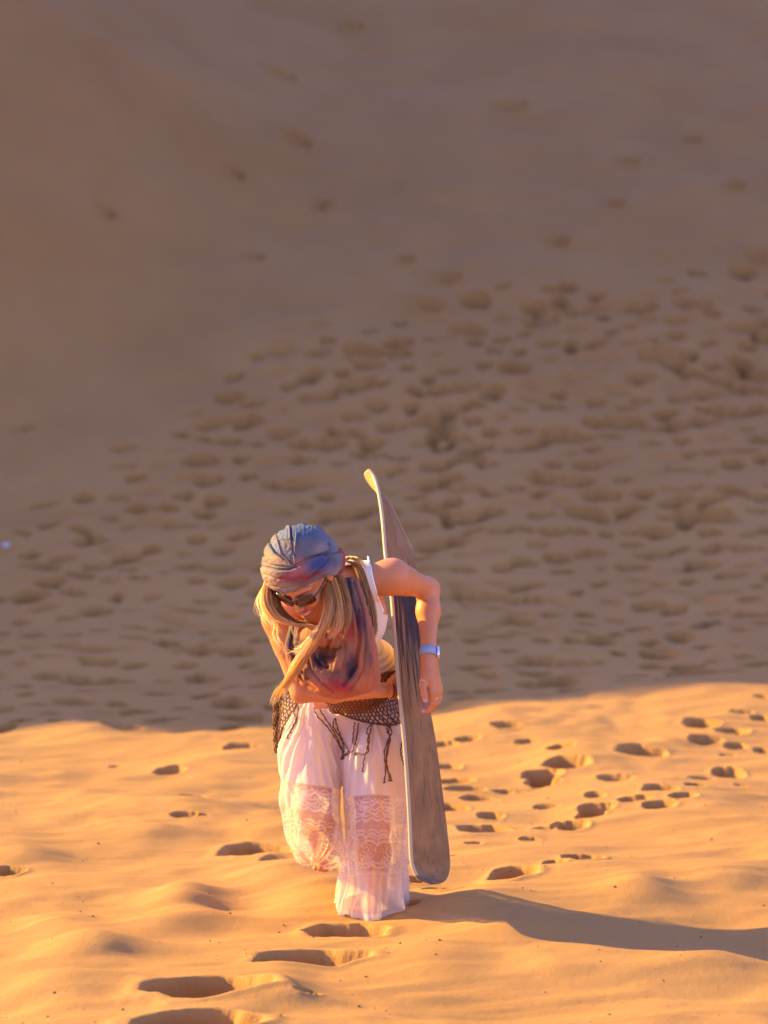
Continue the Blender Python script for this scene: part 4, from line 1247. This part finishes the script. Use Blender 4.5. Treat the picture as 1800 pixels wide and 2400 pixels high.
hair_m = attr_mat('hair', .36, .5, 0, 60, trans=.55)
hr_o = part('hair', np.concatenate(hv_all), np.concatenate(hf_all), hair_m, attrs={'col': np.concatenate(hc_all)})
hr_o['label'] = 'long straight blonde hair falling forward past the face'
print('hair', HOFF)

# ------------------------------------------------------------------ watch, bracelet, rings
wd = WR_L - EL_L; wd /= np.linalg.norm(wd)
wx = A3((1, 0, 0)) - wd * wd[0]; wx /= np.linalg.norm(wx); wy = np.cross(wd, wx)
wc = WR_L - wd * .004
watch = bpy.data.objects.new('wristwatch', None); link(watch, person); watch.location = wc - A3(person.location)
def wpart(name, v, f, mat): return mesh_obj(name, np.asarray(v) - wc, f, mat, watch)
a = np.linspace(0, 2 * np.pi, 48, endpoint=False)
sv = []
for dz, dr in ((-.0150, 0), (-.0150, .0024), (.0150, .0024), (.0150, 0)):
    sv.append(wc + wd * dz + (np.cos(a)[:, None] * wx * (.0268 + dr) + np.sin(a)[:, None] * wy * (.0268 + dr)))
sv = np.concatenate(sv); sf = []
for b in range(4):
    for j in range(48):
        sf.append([b * 48 + j, b * 48 + (j + 1) % 48, ((b + 1) % 4) * 48 + (j + 1) % 48, ((b + 1) % 4) * 48 + j])
wpart('strap', sv, sf, simple('pale_blue_strap', (.27, .30, .36), .6))
wpart('strap_hole', *ball(wc - wy * .0 + A3((-.002, -.0300, 0)), .0012, 8, 6), simple('hole', (.05, .05, .08), .8))
def rbox(c, ex, ey, ez, hx, hy, hz, ch_=.25):
    bm_v = []
    for z in (-1, -.75, .75, 1):
        k = 1 if abs(z) < .9 else .82
        for (x, y) in ((1, .6), (.6, 1), (-.6, 1), (-1, .6), (-1, -.6), (-.6, -1), (.6, -1), (1, -.6)):
            bm_v.append(c + ex * x * hx * k + ey * y * hy * k + ez * z * hz)
    fs_ = []
    for l in range(3):
        for j in range(8): fs_.append([l * 8 + j, l * 8 + (j + 1) % 8, (l + 1) * 8 + (j + 1) % 8, (l + 1) * 8 + j])
    fs_ += [list(range(7, -1, -1)), list(range(24, 32))]
    return np.array(bm_v), fs_
cs = wc + wx * .0325
wpart('case', *rbox(cs, wy, wd, wx, .016, .019, .0048), simple('watch_case', (.75, .76, .78), .25, .5, .7))
wpart('screen', *rbox(cs + wx * .0042, wy, wd, wx, .0135, .0165, .0014), simple('watch_screen', (.05, .10, .25), .08, .8))
bd = WR_R - EL_R; bd /= np.linalg.norm(bd)
bu_ = A3((0, 0, 1)) - bd * bd[2]; bu_ /= np.linalg.norm(bu_); bw = np.cross(bd, bu_)
brc = WR_R + bd * .0
brn = bpy.data.objects.new('bead_bracelet', None); link(brn, person); brn.location = brc - A3(person.location)
bead = simple('wooden_bead', (.26, .09, .035), .3, .6)
for k in range(22):
    t = k / 22 * 2 * math.pi
    v, f = ball(brc + bd * .006 + (bu_ * math.cos(t) + bw * math.sin(t)) * .0285, .0039, 10, 7)
    mesh_obj('bead', v - brc, f, bead, brn)
t = np.linspace(0, 2 * np.pi, 36, endpoint=False)
mesh_obj('leather_band', *(lambda vf: (vf[0] - brc, vf[1]))(tube(brc - bd * .004 + (np.cos(t)[:, None] * bu_ + np.sin(t)[:, None] * bw) * .027, .0026, 6, closed=True)), simple('leather', (.06, .025, .015), .7), brn)
silver = simple('silver', (.80, .78, .76), .15, .5, 1)
def ring_on(a, b, fr, r, name='ring'):
    c = a + (b - a) * fr; d = (b - a) / np.linalg.norm(b - a)
    e = np.cross(d, A3((.1, 1, .2))); e /= np.linalg.norm(e); g = np.cross(d, e)
    t = np.linspace(0, 2 * np.pi, 24, endpoint=False)
    v, f = tube(c + (np.cos(t)[:, None] * e + np.sin(t)[:, None] * g) * r, .0013, 6, closed=True)
    part(name, v, f, silver)
ring_on(A3(thL[0]), A3(thL[1]), .85, .0122)
ring_on(A3(fL[1][0]), A3(fL[1][1]), .55, .0104)

# ------------------------------------------------------------------ litter far off at the left edge
g = ground_at(12, 1180)
zg = sand_h(g[0], g[1])
v, f = ball((0, 0, 0), (.030, .026, .020), 16, 12)
v = v * (1 + .25 * perlin(v[:, 0] * 60 + 3, v[:, 1] * 60 + v[:, 2] * 90, 151))[:, None]
pap = mesh_obj('paper_scrap', v, f, simple('paper', (.42, .42, .45), .7), smooth=False)
pap.location = (g[0], g[1], zg + .015)
pap['label'] = 'small crumpled white scrap lying on the shaded sand at the far left edge'
pap['category'] = 'litter'

# ------------------------------------------------------------------ crumbs and specks strewn on the near sand
cvs, cfs, off = [], [], 0
for k in range(420):
    y = 5.3 + 5.2 * rng.random() ** 1.4
    x = (rng.random() * 2 - 1) * y * .21
    r = .0012 + .0030 * rng.random() ** 4
    v, f = ball((0, 0, 0), (r * (1 + rng.random()), r * (1 + rng.random()), r), 6, 5)
    v = v * (1 + .5 * (rng.random(len(v)) - .5))[:, None] + A3((x, y, sand_h(x, y) + r * .3))
    cvs.append(v); cfs.append(f + off); off += len(v)
cr_o = mesh_obj('sand_crumbs', np.concatenate(cvs), np.concatenate(cfs), simple('crumb', (.20, .095, .035), .9))
cr_o['kind'] = 'stuff'
